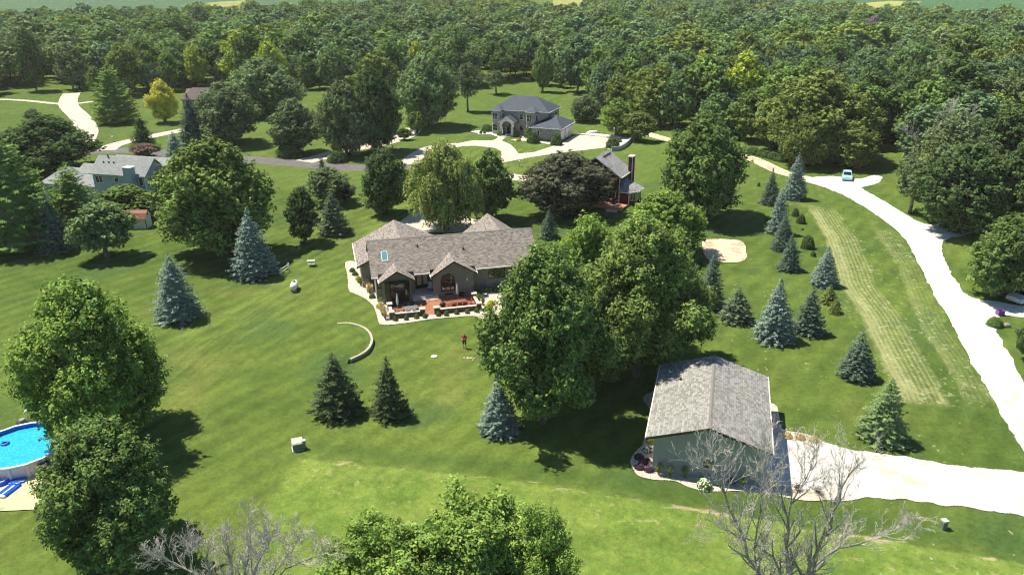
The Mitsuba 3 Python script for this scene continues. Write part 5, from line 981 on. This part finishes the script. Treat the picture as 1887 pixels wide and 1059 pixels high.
# ------------------------------------------------------------------ planting
# columns: key, prototype, tint, foot x, foot y, top row, crown width (photo pixels), label
for kx in [
 ('maple_tree', 'bigmaple', 'fresh', 196, 812, 516, 268, 'huge round maple rising behind the swimming pool'),
 ('maple_tree', 'bigmaple', 'green', 232, 1030, 772, 262, 'broad round tree in front of the pool pad, lower left'),
 ('shade_tree', 'maple0', 'bright', 408, 468, 256, 222, 'large spreading tree right of the blue house'),
 ('shade_tree', 'small0', 'silver', 199, 474, 372, 118, 'round grey green tree standing before the garden shed'),
 ('shade_tree', 'maple1', 'dark', 98, 316, 214, 172, 'broad dark tree behind the garage wing of the blue house'),
 ('shade_tree', 'oval0', 'dark', 563, 447, 342, 68, 'slim dark oval tree right of the large tree and blue spruce'),
 ('evergreen_tree', 'dark1', 'spruce_l', 616, 430, 350, 66, 'light green bushy evergreen just right of the slim dark tree'),
 ('juniper_shrub', 'small1', 'grey', 606, 374, 308, 96, 'grey green spreading shrub mass under the narrow spruce spire'),
 ('spruce_tree', 'dark0', 'bluegreen', 597, 350, 284, 34, 'narrow spruce spire rising out of the grey green shrubs by the street'),
 ('juniper_shrub', 'small0', 'purple', 634, 376, 330, 50, 'brownish shrub at the right end of the shrub group by the street'),
 ('shade_tree', 'maple2', 'dark', 712, 394, 272, 98, 'dark round tree left of the willow behind the ranch house'),
 ('willow_tree', 'weep', 'willow', 822, 424, 260, 150, 'pale yellow green weeping willow behind the ranch house'),
 ('shade_tree', 'oval1', 'green', 905, 404, 276, 96, 'dark green tree right of the willow'),
 ('crabapple_tree', 'maple3', 'purple', 1043, 394, 280, 178, 'wide dark purplish tree hiding the left of the red house'),
 ('shade_tree', 'maple0', 'green', 1292, 402, 210, 172, 'tall full maple right of the red house'),
 ('shade_tree', 'maple1', 'fresh', 1222, 470, 352, 156, 'maple between the red house and the sand patch'),
 ('shade_tree', 'clump', 'green', 1000, 778, 452, 242, 'tall leafy tree beside the right patio wall, leftmost of the big clump'),
 ('shade_tree', 'clump', 'bright', 1172, 692, 402, 250, 'tall light green maple of the big clump nearest the garage'),
 ('shade_tree', 'clump', 'fresh', 1082, 620, 398, 170, 'maple in the middle of the big clump right of the ranch house'),
 ('shade_tree', 'maple2', 'grey', 424, 266, 150, 126, 'grey green round tree behind the large spreading tree, upper left'),
 ('shade_tree', 'maple3', 'silver', 494, 214, 104, 130, 'bright silvery round tree at the wood edge above the street'),
 ('shade_tree', 'oval0', 'grey', 545, 282, 180, 96, 'oval grey green tree on the lawn above the asphalt street'),
 ('shade_tree', 'maple1', 'grey', 640, 288, 150, 104, 'left of two touching dark trees over the concrete drive'),
 ('shade_tree', 'maple0', 'dark', 694, 280, 124, 104, 'right of two touching dark trees over the concrete drive'),
 ('shade_tree', 'maple3', 'silver', 790, 234, 97, 114, 'large silvery round tree left of the stone house lawn'),
 ('open_tree', 'open', 'grey', 862, 206, 114, 62, 'open airy tree with bare lower trunk left of the stone house'),
 ('open_tree', 'open', 'grey', 915, 174, 128, 54, 'small grey tree at the wood edge above the stone house roof'),
 ('shrub_tree', 'small1', 'green', 768, 246, 204, 44, 'small low tree at the foot of the large silvery tree'),
 ('shrub_tree', 'small0', 'dark', 745, 258, 236, 30, 'low bush beside the concrete drive under the silvery tree'),
 ('yellow_tree', 'oval1', 'yellow', 305, 226, 146, 58, 'bright yellow tree left of the brown roof'),
 ('pine_tree', 'pine', 'pine', 214, 226, 118, 84, 'tall layered pine left of the yellow tree'),
 ('spruce_tree', 'dark0', 'dark', 266, 276, 211, 52, 'dark green cone spruce by the left concrete driveway'),
 ('spruce_tree', 'blue0', 'bluegreen', 358, 270, 172, 58, 'tall dark spruce before the brown roofed house'),
 ('spruce_tree', 'blue1', 'blue', 327, 304, 243, 54, 'blue spruce at the right gable of the blue house'),
 ('burning_bush', 'small1', 'brown', 266, 290, 264, 54, 'brownish round bush behind the blue house roof'),
 ('pine_tree', 'pine', 'pine', 42, 456, 240, 170, 'large light green pine at the left edge'),
 ('pine_tree', 'pine', 'pine', 146, 430, 300, 110, 'smaller light green pine in front of the blue house wing'),
 ('spruce_tree', 'blue2', 'bluegreen', 106, 462, 358, 74, 'dark blue green spruce right of the left pines'),
 ('crabapple_tree', 'small0', 'green', 238, 402, 342, 120, 'low spreading tree directly before the blue house wall'),
 ('spruce_tree', 'blue0', 'blue', 470, 507, 388, 92, 'broad blue spruce beside the white rail fence'),
 ('spruce_tree', 'blue1', 'blue', 330, 586, 469, 92, 'blue spruce alone on the left lawn'),
 ('spruce_tree', 'dark0', 'spruce', 622, 758, 650, 106, 'left of two dark spruces below the curved stone wall'),
 ('spruce_tree', 'dark1', 'spruce', 718, 764, 656, 76, 'right of two dark spruces below the curved stone wall'),
 ('spruce_tree', 'blue2', 'blue', 920, 794, 686, 82, 'blue spruce at the lower left foot of the big tree clump'),
 ('spruce_tree', 'blue0', 'bluegreen', 1577, 694, 612, 74, 'dark blue green spruce beside the striped clippings'),
 ('spruce_tree', 'blue1', 'silver', 1624, 808, 697, 96, 'pale blue spruce nearest the gravel drive'),
 ('spruce_tree', 'blue2', 'blue', 1426, 624, 512, 84, 'pale blue spruce left of a dark twin above the garage roof'),
 ('spruce_tree', 'dark1', 'bluegreen', 1488, 612, 526, 64, 'dark spruce touching the pale blue spruce above the garage roof'),
 ('spruce_tree', 'blue0', 'blue', 1518, 525, 454, 54, 'small blue spruce at the left edge of the clippings'),
 ('spruce_tree', 'dark0', 'spruce_l', 1356, 590, 528, 68, 'stubby grey green spruce right of the big tree clump'),
 ('spruce_tree', 'blue1', 'bluegreen', 1308, 566, 468, 56, 'spruce half hidden by the big tree clump below the sand patch'),
 ('spruce_tree', 'blue2', 'bluegreen', 1453, 497, 430, 46, 'lowest spruce of the row below the lane bend'),
 ('spruce_tree', 'blue0', 'bluegreen', 1440, 460, 396, 44, 'second lowest spruce of the row below the lane bend'),
 ('spruce_tree', 'blue1', 'blue', 1433, 430, 346, 46, 'middle spruce of the row below the lane bend'),
 ('spruce_tree', 'blue2', 'bluegreen', 1418, 376, 310, 40, 'uppermost left spruce of the row below the lane bend'),
 ('spruce_tree', 'blue0', 'blue', 1463, 366, 281, 48, 'tallest spruce at the top of the row by the lane bend'),
 ('spruce_tree', 'dark1', 'bluegreen', 1011, 438, 386, 40, 'small spruce at the right roof end of the ranch house'),
 ('shade_tree', 'maple2', 'grey', 1078, 224, 174, 62, 'dark grey green round tree right of the stone house'),
 ('shade_tree', 'oval1', 'fresh', 1136, 250, 180, 66, 'light green oval tree by the stone terrace'),
 ('shade_tree', 'small0', 'olive', 1178, 260, 205, 60, 'small olive round tree right of the light green oval tree'),
 ('shade_tree', 'maple0', 'green', 1840, 545, 398, 150, 'dense round tree at the right edge by the white van'),
 ('shrub_tree', 'small1', 'dark', 1896, 664, 590, 60, 'dark shrubby tree cut by the right edge'),
 ('shade_tree', 'maple2', 'dark', 1762, 428, 262, 170, 'broad dark tree right of the lane bend, nearest the lane'),
 ('shade_tree', 'maple0', 'dark', 1872, 436, 258, 170, 'broad dark tree at the right edge behind the small bright tree'),
 ('shade_tree', 'maple3', 'grey', 1738, 372, 208, 150, 'tall grey green tree round the pale dead tree'),
 ('shade_tree', 'maple1', 'dark', 1838, 362, 196, 170, 'tall dark tree on the right behind the broad dark trees'),
 ('shade_tree', 'maple2', 'dark', 1915, 372, 190, 150, 'tall dark tree cut by the right edge'),
 ('shade_tree', 'maple3', 'fresh', 1845, 410, 330, 80, 'small bright tree under the great dark trees, right edge'),
 ('open_tree', 'open', 'grey', 1676, 392, 290, 96, 'thin grey half bare tree beside the lane bend'),
 ('shade_tree', 'maple1', 'olive', 1480, 308, 205, 90, 'olive tree on the island left of the light blue car'),
 ('shade_tree', 'maple2', 'olive', 1560, 308, 224, 110, 'broad olive tree standing behind the light blue car'),
 ('shade_tree', 'maple2', 'olive', 1500, 292, 128, 200, 'big yellow green topped tree above the lane bend'),
 ('shade_tree', 'clump', 'green', 1092, 712, 525, 160, 'darker maple low in the middle of the big clump, left of the garage'),
 ('shade_tree', 'clump', 'bright', 1236, 660, 470, 150, 'maple at the right side of the big clump above the garage roof'),
 ('shade_tree', 'fine', 'fresh', 872, 1170, 926, 360, 'leafy treetop rising at the bottom middle edge, the tallest there'),
 ('shade_tree', 'fine', 'fresh', 712, 1185, 972, 270, 'leafy treetop at the bottom edge left of the tallest one there'),
 ('shade_tree', 'fine', 'fresh', 992, 1185, 942, 190, 'narrower leafy treetop at the bottom edge right of the tallest one there'),
 ]:
    tree(*kx[:7], kx[7], 'shrub' if 'shrub' in kx[0] or 'bush' in kx[0] else 'tree')

# low bushes: x, y(foot), top, width
BUSH = [('round_bush', 'bushbig', 'dark', 1129, 273, 253, 26, 'dark round bush on the white terrace corner'), ('round_bush', 'bushbig', 'green', 1141, 262, 254, 10, 'small bush on the terrace right of the dark round bush'),
 ('round_bush', 'bushbig', 'dark', 1025, 267, 245, 22, 'dark clipped bush at the corner of the stone house garage'), ('round_bush', 'bushbig', 'dark', 982, 263, 242, 24, 'dark bush left of the narrow garage window of the stone house'), ('round_bush', 'bushbig', 'green', 973, 254, 235, 16, 'pale leafy bush at the right bay of the stone house'),
 ('round_bush', 'bushbig', 'green', 950, 251, 241, 16, 'round bush right of the portico'), ('round_bush', 'bushbig', 'green', 923, 250, 239, 15, 'round bush left of the portico'), ('round_bush', 'bushbig', 'dark', 898, 242, 229, 22, 'dark bushes at the left corner of the stone house'),
 ('round_bush', 'bush', 'gold', 956, 260, 254, 9, 'small pale round bush in the bed by the stone house walk'), ('round_bush', 'bush', 'dark', 886, 247, 241, 6, 'left of two tiny bushes in the white bed by the stone house'), ('round_bush', 'bush', 'dark', 893, 247, 242, 6, 'right of two tiny bushes in the white bed by the stone house'),
 ('yew_bush', 'bushbig', 'dark', 622, 298, 276, 38, 'dark rounded bush at the mouth of the concrete drive'), ('yew_bush', 'bushbig', 'dark', 535, 288, 262, 50, 'low dark bush at the foot of the oval tree by the street'),
 ('yew_bush', 'bushbig', 'dark', 1465, 398, 383, 14, 'upper of two touching round bushes right of the spruce row'), ('yew_bush', 'bushbig', 'dark', 1475, 411, 394, 17, 'lower of two touching round bushes right of the spruce row'), ('yew_bush', 'bushbig', 'dark', 1488, 457, 433, 24, 'largest round bush right of the spruce row'),
 ('yew_bush', 'bush', 'dark', 1498, 472, 463, 10, 'tiny bush below the largest round bush'), ('yew_bush', 'bush', 'dark', 1479, 424, 420, 5, 'tiniest bush between the round bushes of the row'), ('yew_bush', 'bush', 'dark', 1398, 343, 336, 6, 'tiny bush left of the spruce row'),
 ('yew_bush', 'dark0', 'olive', 1527, 558, 524, 36, 'loose olive bush below the small blue spruce'), ('yew_bush', 'dark1', 'olive', 1538, 576, 550, 28, 'lowest loose olive bush beside the clippings'),
 ('yew_bush', 'small0', 'grey', 22, 260, 240, 60, 'grey bush at the left edge above the street'), ('yew_bush', 'small0', 'grey', 62, 225, 200, 34, 'pale grey bush beside the winding drive, far left'),
 ('garden_plant', 'bushbig', 'green', 1832, 600, 584, 28, 'leafy flower bed plants before the purple box')]
for kx in BUSH: tree(*kx[:7], kx[7], 'bush')

def lp(key, name, tint, g, h, r, label, cat='plant', group=None): plant(key, name, tint, np.r_[g[:2], .0], h, r, label, cat, group)
# shrubs along the patio front
for i, u in enumerate((2.1, 3.35, 4.55, 5.55, 7.15, 8.1, 9.35, 10.6, 11.75)): lp('patio_shrub', 'bush', 'grey' if i % 2 else 'green', at(HM, u, -11.15 - .1 * (i % 2)), .62, .3, 'small shrub in the stone strip before the patio wall', 'shrub', 'small shrubs before the patio wall')
for u, v, h_, r_ in ((-1.1, -1.2, 1.2, .55), (-.35, .15, 1.5, .6), (-.2, 1.9, 1.5, .6), (.65, 8.0, 1.3, .45), (.75, 9.2, 1.9, .62), (.95, 10.4, 1.7, .55), (12.9, 9.2, 1.3, .55), (12.6, 8.2, 1.2, .5)): lp('ornamental_grass', 'tuft', 'tan' if h_ > 1.25 else 'olive', at(HM, u, -v), h_, r_, 'clump of tan ornamental grass in the stone bed', 'grass clump', 'ornamental grasses by the ranch house') if u < 2 else lp('ornamental_grass', 'tuft', 'olive', at(HM, u, -v), h_, r_, 'clump of olive ornamental grass right of the patio', 'grass clump', 'grasses right of the patio')
for u, v, t_ in ((-1.9, -6.6, 'dark'), (-1.6, -5.1, 'dark'), (-1.3, -3.3, 'gold'), (-1.1, -2.2, 'dark'), (.0, 3.5, 'dark'), (.95, 4.9, 'green'), (.6, 6.9, 'gold')): lp('bed_shrub', 'bush', t_, at(HM, u, -v), .55, .42, {'dark': 'small dark round shrub in the side bed', 'gold': 'small yellow green shrub in the side bed', 'green': 'green shrub at the left front corner'}[t_], 'shrub', 'shrubs of the side bed, ' + t_)
for u, v, t_ in ((13.2, 5.3, 'dark'), (14.3, 5.2, 'green'), (15.4, 5.2, 'dark'), (16.5, 5.3, 'dark'), (13.4, 10.2, 'gold'), (13.1, 11.0, 'fresh'), (13.9, 9.4, 'gold')): lp('bed_shrub', 'bush', t_, at(HM, u, -v), .6, .5, {'dark': 'dark shrub under the right windows', 'green': 'green shrub under the right windows', 'gold': 'yellow green shrub right of the patio', 'fresh': 'light green shrub at the bed end right of the patio'}[t_], 'shrub', 'shrubs right of the patio, ' + t_)
# garage bed
cq = lambda x, y: G(1150 + x / 3.53, 630 + y / 3.53)
for x, y in ((97, 755), (125, 788), (102, 822), (163, 838)): lp('barberry', 'bush', 'barberry', cq(x, y), .42, .42, 'dark purple round shrub left of the garage', 'shrub', 'purple shrubs left of the garage')
for x, y in ((960, 955), (1125, 965), (1258, 985), (700, 925)): lp('barberry', 'tuft', 'barberry', cq(x, y), .62, .5, 'spiky dark purple shrub before the garage', 'shrub', 'purple spiky shrubs before the garage')
for x, y in ((225, 865), (298, 882), (392, 885), (770, 950)): lp('grass_clump', 'tuft', 'olive', cq(x, y), 1.25, .42, 'upright olive grass clump at the garage front wall', 'grass clump', 'grass clumps at the garage wall')
for x, y in ((1060, 620), (1146, 630), (1236, 645)): lp('boxwood', 'bush', 'tan', cq(x, y), .5, .42, 'small tan shrub behind the garage apron', 'shrub', 'tan shrubs behind the apron')
lp('gold_shrub', 'bush', 'gold', cq(175, 655), .5, .4, 'yellow green shrub under the left garage eave', 'shrub'); lp('white_flower_shrub', 'bush', 'green', cq(150, 712), .5, .4, 'small white flowering shrub left of the garage', 'shrub'); lp('tiny_shrub', 'bush', 'barberry', cq(153, 768), .22, .18, 'tiny reddish shrub beside the purple shrubs', 'shrub')
lp('hydrangea', 'bush', 'fresh', cq(522, 945), .75, .6, 'white flowering hydrangea before the garage wall', 'shrub')
rng = np.random.default_rng(77)
def blooms(g, h, r, n, key):
    m = MB()
    for _ in range(n):
        d = unit(rng.normal(size=3) + [0, -.4, .7]); d[2] = abs(d[2]); m.ball([g[0] + d[0] * r, g[1] + d[1] * r, d[2] * h], .075, 1)
    obj(key + '__blooms', m, 'flower_white'); labels[key + '__blooms'] = {'kind': 'stuff'}
blooms(cq(522, 945), .74, .58, 42, 'hydrangea'); blooms(cq(150, 712), .5, .38, 22, 'white_flower_shrub')
# clipped hedge along the lane under the wood edge
hg = curve([G(1385, 283)[:2], G(1412, 290)[:2], G(1440, 298)[:2]], closed=False, k=6)
for i, p in enumerate(hg[::2]): lp('hedge_bush', 'bushbig', 'dark', p, 1.5, 1.1, 'dark hedge bush in the row beside the lane at the wood edge', 'hedge', 'hedge along the lane')

# bare trees in front: stems traced as points on an upright plane, with some depth
def bare_tree(y0, stems, seed, lab, depth=4, dep=.6, twig=.011, spread=1., low=.86):
    rng = np.random.default_rng(seed + 500); k = thing('bare_tree', lab, 'tree'); out = []
    for st in stems:
        dy = rng.uniform(-dep, dep); n = len(st); out.append([[*ray_to(px, py if py > 1060 else 1060 - (1060 - py) * low, y0 + dy * (i / (n - 1)) * 2)[:3], r] for i, (px, py, r) in enumerate(st)])
        g = out[-1][0]
        if g[2] > 0.02: out[-1].insert(0, [out[0][0][0] if len(out) > 1 else g[0], y0, -.05, g[3] * 1.2])
    b, f = bare(seed, out, depth, twig, spread); scene[f'{k}__trunk'] = mikit.ply(b.out(), 'bark_grey', True); scene[f'{k}__twigs'] = mikit.ply(f.out(), 'twig_grey', True)
    labels[f'{k}__twigs'] = {'kind': 'stuff'}
bare_tree(36.5, [[(1408, 1110, .17), (1396, 1050, .15), (1372, 985, .12), (1342, 910, .09), (1328, 860, .06), (1312, 815, .03)], [(1408, 1110, .12), (1392, 1030, .10), (1395, 960, .08), (1402, 900, .06), (1410, 850, .04), (1418, 815, .025)]], 3, 'leafless grey tree in front of the garage, lower right')
bare_tree(35.5, [[(1462, 1150, .22), (1452, 1070, .18), (1449, 1000, .14), (1452, 935, .11), (1470, 880, .07), (1492, 835, .04)], [(1465, 1150, .20), (1480, 1065, .17), (1505, 1010, .14), (1532, 955, .11), (1548, 900, .08), (1562, 850, .045)], [(1465, 1140, .13), (1500, 1040, .11), (1545, 1000, .09), (1600, 985, .06), (1650, 960, .03)], [(1452, 1080, .12), (1425, 1020, .09), (1390, 985, .06), (1345, 965, .03)]], 8, 'second leafless grey tree in front of the gravel drive, lower right')
bare_tree(35.5, [[(430, 1170, .16), (400, 1090, .13), (355, 1050, .09), (320, 1020, .06), (300, 1005, .03)], [(440, 1170, .16), (430, 1080, .12), (425, 1010, .08), (418, 965, .04)], [(440, 1170, .16), (455, 1080, .13), (475, 1020, .09), (492, 975, .06), (498, 945, .03)], [(440, 1170, .15), (480, 1090, .11), (525, 1040, .08), (570, 1010, .05), (600, 995, .03)], [(440, 1170, .12), (470, 1100, .09), (505, 1050, .07), (530, 1000, .05), (545, 965, .03)], [(436, 1170, .12), (405, 1100, .09), (385, 1040, .07), (372, 1000, .05), (365, 980, .03)], [(440, 1170, .12), (448, 1100, .10), (452, 1040, .07), (458, 990, .05), (462, 960, .03)]], 5, 'leafless grey tree at the bottom left edge', low=.62)
gb = G(1722, 352); yb = gb[1]
bare_tree(yb, [[(1722, 352, .34), (1728, 300, .26), (1735, 260, .17), (1742, 228, .09), (1748, 205, .05)], [(1722, 330, .26), (1708, 295, .18), (1690, 265, .11), (1672, 245, .05)], [(1728, 310, .2), (1755, 275, .13), (1775, 240, .08), (1785, 215, .04)]], 12, 'pale dead tree with bare branches standing in the right hand wood', 3, 1.5, .03, low=1.)

# ------------------------------------------------------------------ the wood
edge_px = [(-420, 196), (-60, 182), (20, 176), (60, 150), (150, 172), (190, 182), (250, 178), (330, 172), (400, 162), (470, 176), (560, 172), (640, 165), (760, 160), (840, 168), (890, 160), (930, 152), (1000, 160), (1085, 176), (1105, 205), (1160, 224), (1240, 246), (1330, 262), (1390, 280), (1440, 292), (1600, 296), (1640, 318), (1690, 368), (1760, 398), (1840, 400), (1910, 400), (2000, 470), (2300, 560)]
near_line = [G(*p)[:2] for p in edge_px]
far_line = [(860, 440), (380, 450), (270, 490), (215, 660), (150, 770), (75, 800), (60, 640), (20, 640), (10, 800), (-70, 800), (-110, 660), (-200, 600), (-420, 570), (-760, 560)]
wood = Polygon([tuple(p) for p in near_line] + far_line).buffer(0)
clear = [Polygon([G(*p)[:2] for p in [(-60, 128), (8, 133), (32, 118), (20, 100), (-60, 96)]]), Polygon([G(*p)[:2] for p in [(1640, 345), (1600, 318), (1630, 282), (1660, 270), (1675, 290)]])]
rng = np.random.default_rng(2024); pts = []
yy = 120.
while yy < 820:
    sp_w = 8.2 if yy < 260 else 9.4 if yy < 420 else 11.5
    xx = -.74 * yy - 40
    while xx < .74 * yy + 40:
        p = np.array([xx, yy]) + rng.uniform(-.42, .42, 2) * sp_w; xx += sp_w
        if wood.contains(Point(*p)) and not any(c_.contains(Point(*p)) for c_ in clear): pts.append(p)
    yy += sp_w * .9
pts = np.array(sorted(pts, key=lambda p: p[1]))
TINTS = [('dark', 'dark green'), ('green', 'mid green'), ('grey', 'grey green'), ('olive', 'olive green'), ('forest_cool', 'blue green'), ('forest', 'fresh green')]
vis = np.abs(pts[:, 0]) < .66 * pts[:, 1] + 6
near_i = [i for i in np.argsort(pts[:, 1]) if vis[i]][:300]; near_s = set(near_i); nstuff = 0
for i, p in enumerate(pts):
    f_ = meshkit.fbm(np.array([[p[0] * .02, p[1] * .02, 3.]]), 3, 4)[0]; tk = int(np.clip(((f_ - .5) * 1.7 + .5 + (rng.random() - .5) * .62) * len(TINTS), 0, len(TINTS) - 1)); tint, word = TINTS[[0, 2, 4, 1, 5, 3][tk]]
    big = float(np.clip(rng.normal(1, .2), .6, 1.5)) * (.82 + .36 * meshkit.fbm(np.array([[p[0] * .012, p[1] * .012, 9.]]), 2, 8)[0])
    if i in near_s:
        h_ = 13.8 * big * (.72 + .28 * min(1, (p[1] - 130) / 120)); nmk = rng.integers(5); tint = tint if rng.random() > .015 else 'lime'
        word = 'yellow green' if tint == 'lime' else word
        plant('woodland_tree', f'wood{nmk}', tint, np.r_[p, 0], h_, 5.0 * big * rng.uniform(.9, 1.12), f'{word} tree in the wood behind the houses', 'tree', f'{word} trees of the wood')
    else:
        nstuff += 1; k = f'forest__{nstuff:03d}'; gk = group_of(f'far{rng.integers(4)}', tint if rng.random() > .012 else 'lime')
        H, R = 15, 6.; hh = 14.5 * big ** .8; rr = 6.4 * big * rng.uniform(.85, 1.2)
        scene[k] = {'type': 'instance', 'to_world': T().translate([float(p[0]), float(p[1]), 0]).rotate([0, 0, 1], float(rng.uniform(0, 360))).scale([rr / R, rr / R, hh / H]), 'shapegroup': {'type': 'ref', 'id': gk}}
labels['forest'] = {'label': 'dense far forest of rounded treetops filling the background', 'kind': 'stuff'}
for kx in [('lime_tree', 'wood1', 'lime', 1288, 170, 92, 44, 'bright yellow green treetop in the wood above the tall maple'), ('lime_tree', 'wood0', 'olive', 700, 186, 92, 80, 'yellow green treetop behind the two touching dark trees'), ('lime_tree', 'wood3', 'lime', 770, 150, 76, 46, 'small yellow treetop in the wood above the large silvery tree'),
           ('wood_edge_tree', 'oval0', 'pine', 1000, 170, 80, 40, 'slender pale tree with white trunk at the wood edge above the stone house'), ('wood_edge_tree', 'wood3', 'dark', 68, 168, 50, 60, 'tall dark tree standing clear at the upper left wood edge')]:
    tree(*kx[:7], kx[7], 'tree')
for px, py, tp, w_, l in ((1340, 96, 32, 30, 'grey half dead treetop in the far wood, upper right'), (1602, 100, 26, 30, 'grey half dead treetop far right in the wood'), (1170, 190, 112, 40, 'grey bare looking tree in the wood right of the stone house'), (1286, 205, 132, 44, 'grey bare looking tree above the tall full maple'), (1628, 195, 152, 40, 'greyish thin treetop behind the big yellow green topped tree')): tree('grey_tree', 'open', 'twig', px, py, tp, w_ * 1.3, l)
for a_, b_, c2, l in ((140, 92, 68, 'small dark spruce in the left part of the wood'), (258, 66, 44, 'dark spruce spire far in the left wood'), (150, 100, 66, 'second dark spruce spire in the left wood')): tree('spruce_tree', 'dark0', 'bluegreen', a_, b_ + 22, c2, 20, l)
# ------------------------------------------------------------------ the air
scene['air'] = {'type': 'homogeneous', 'albedo': .95, 'sigma_t': .00012}
scene['haze'] = {'type': 'cube', 'to_world': T().translate([0, 1900, 22]).scale([2700, 2400, 24]), 'bsdf': {'type': 'null'}, 'interior': {'type': 'ref', 'id': 'air'}}
scene['camera']['medium'] = {'type': 'ref', 'id': 'air'}
labels['haze'] = {'label': 'thin summer haze over the landscape', 'kind': 'stuff'}
if __name__ == '__main__': print('trees', len(pts), 'stuff', nstuff, 'entries', len(scene))
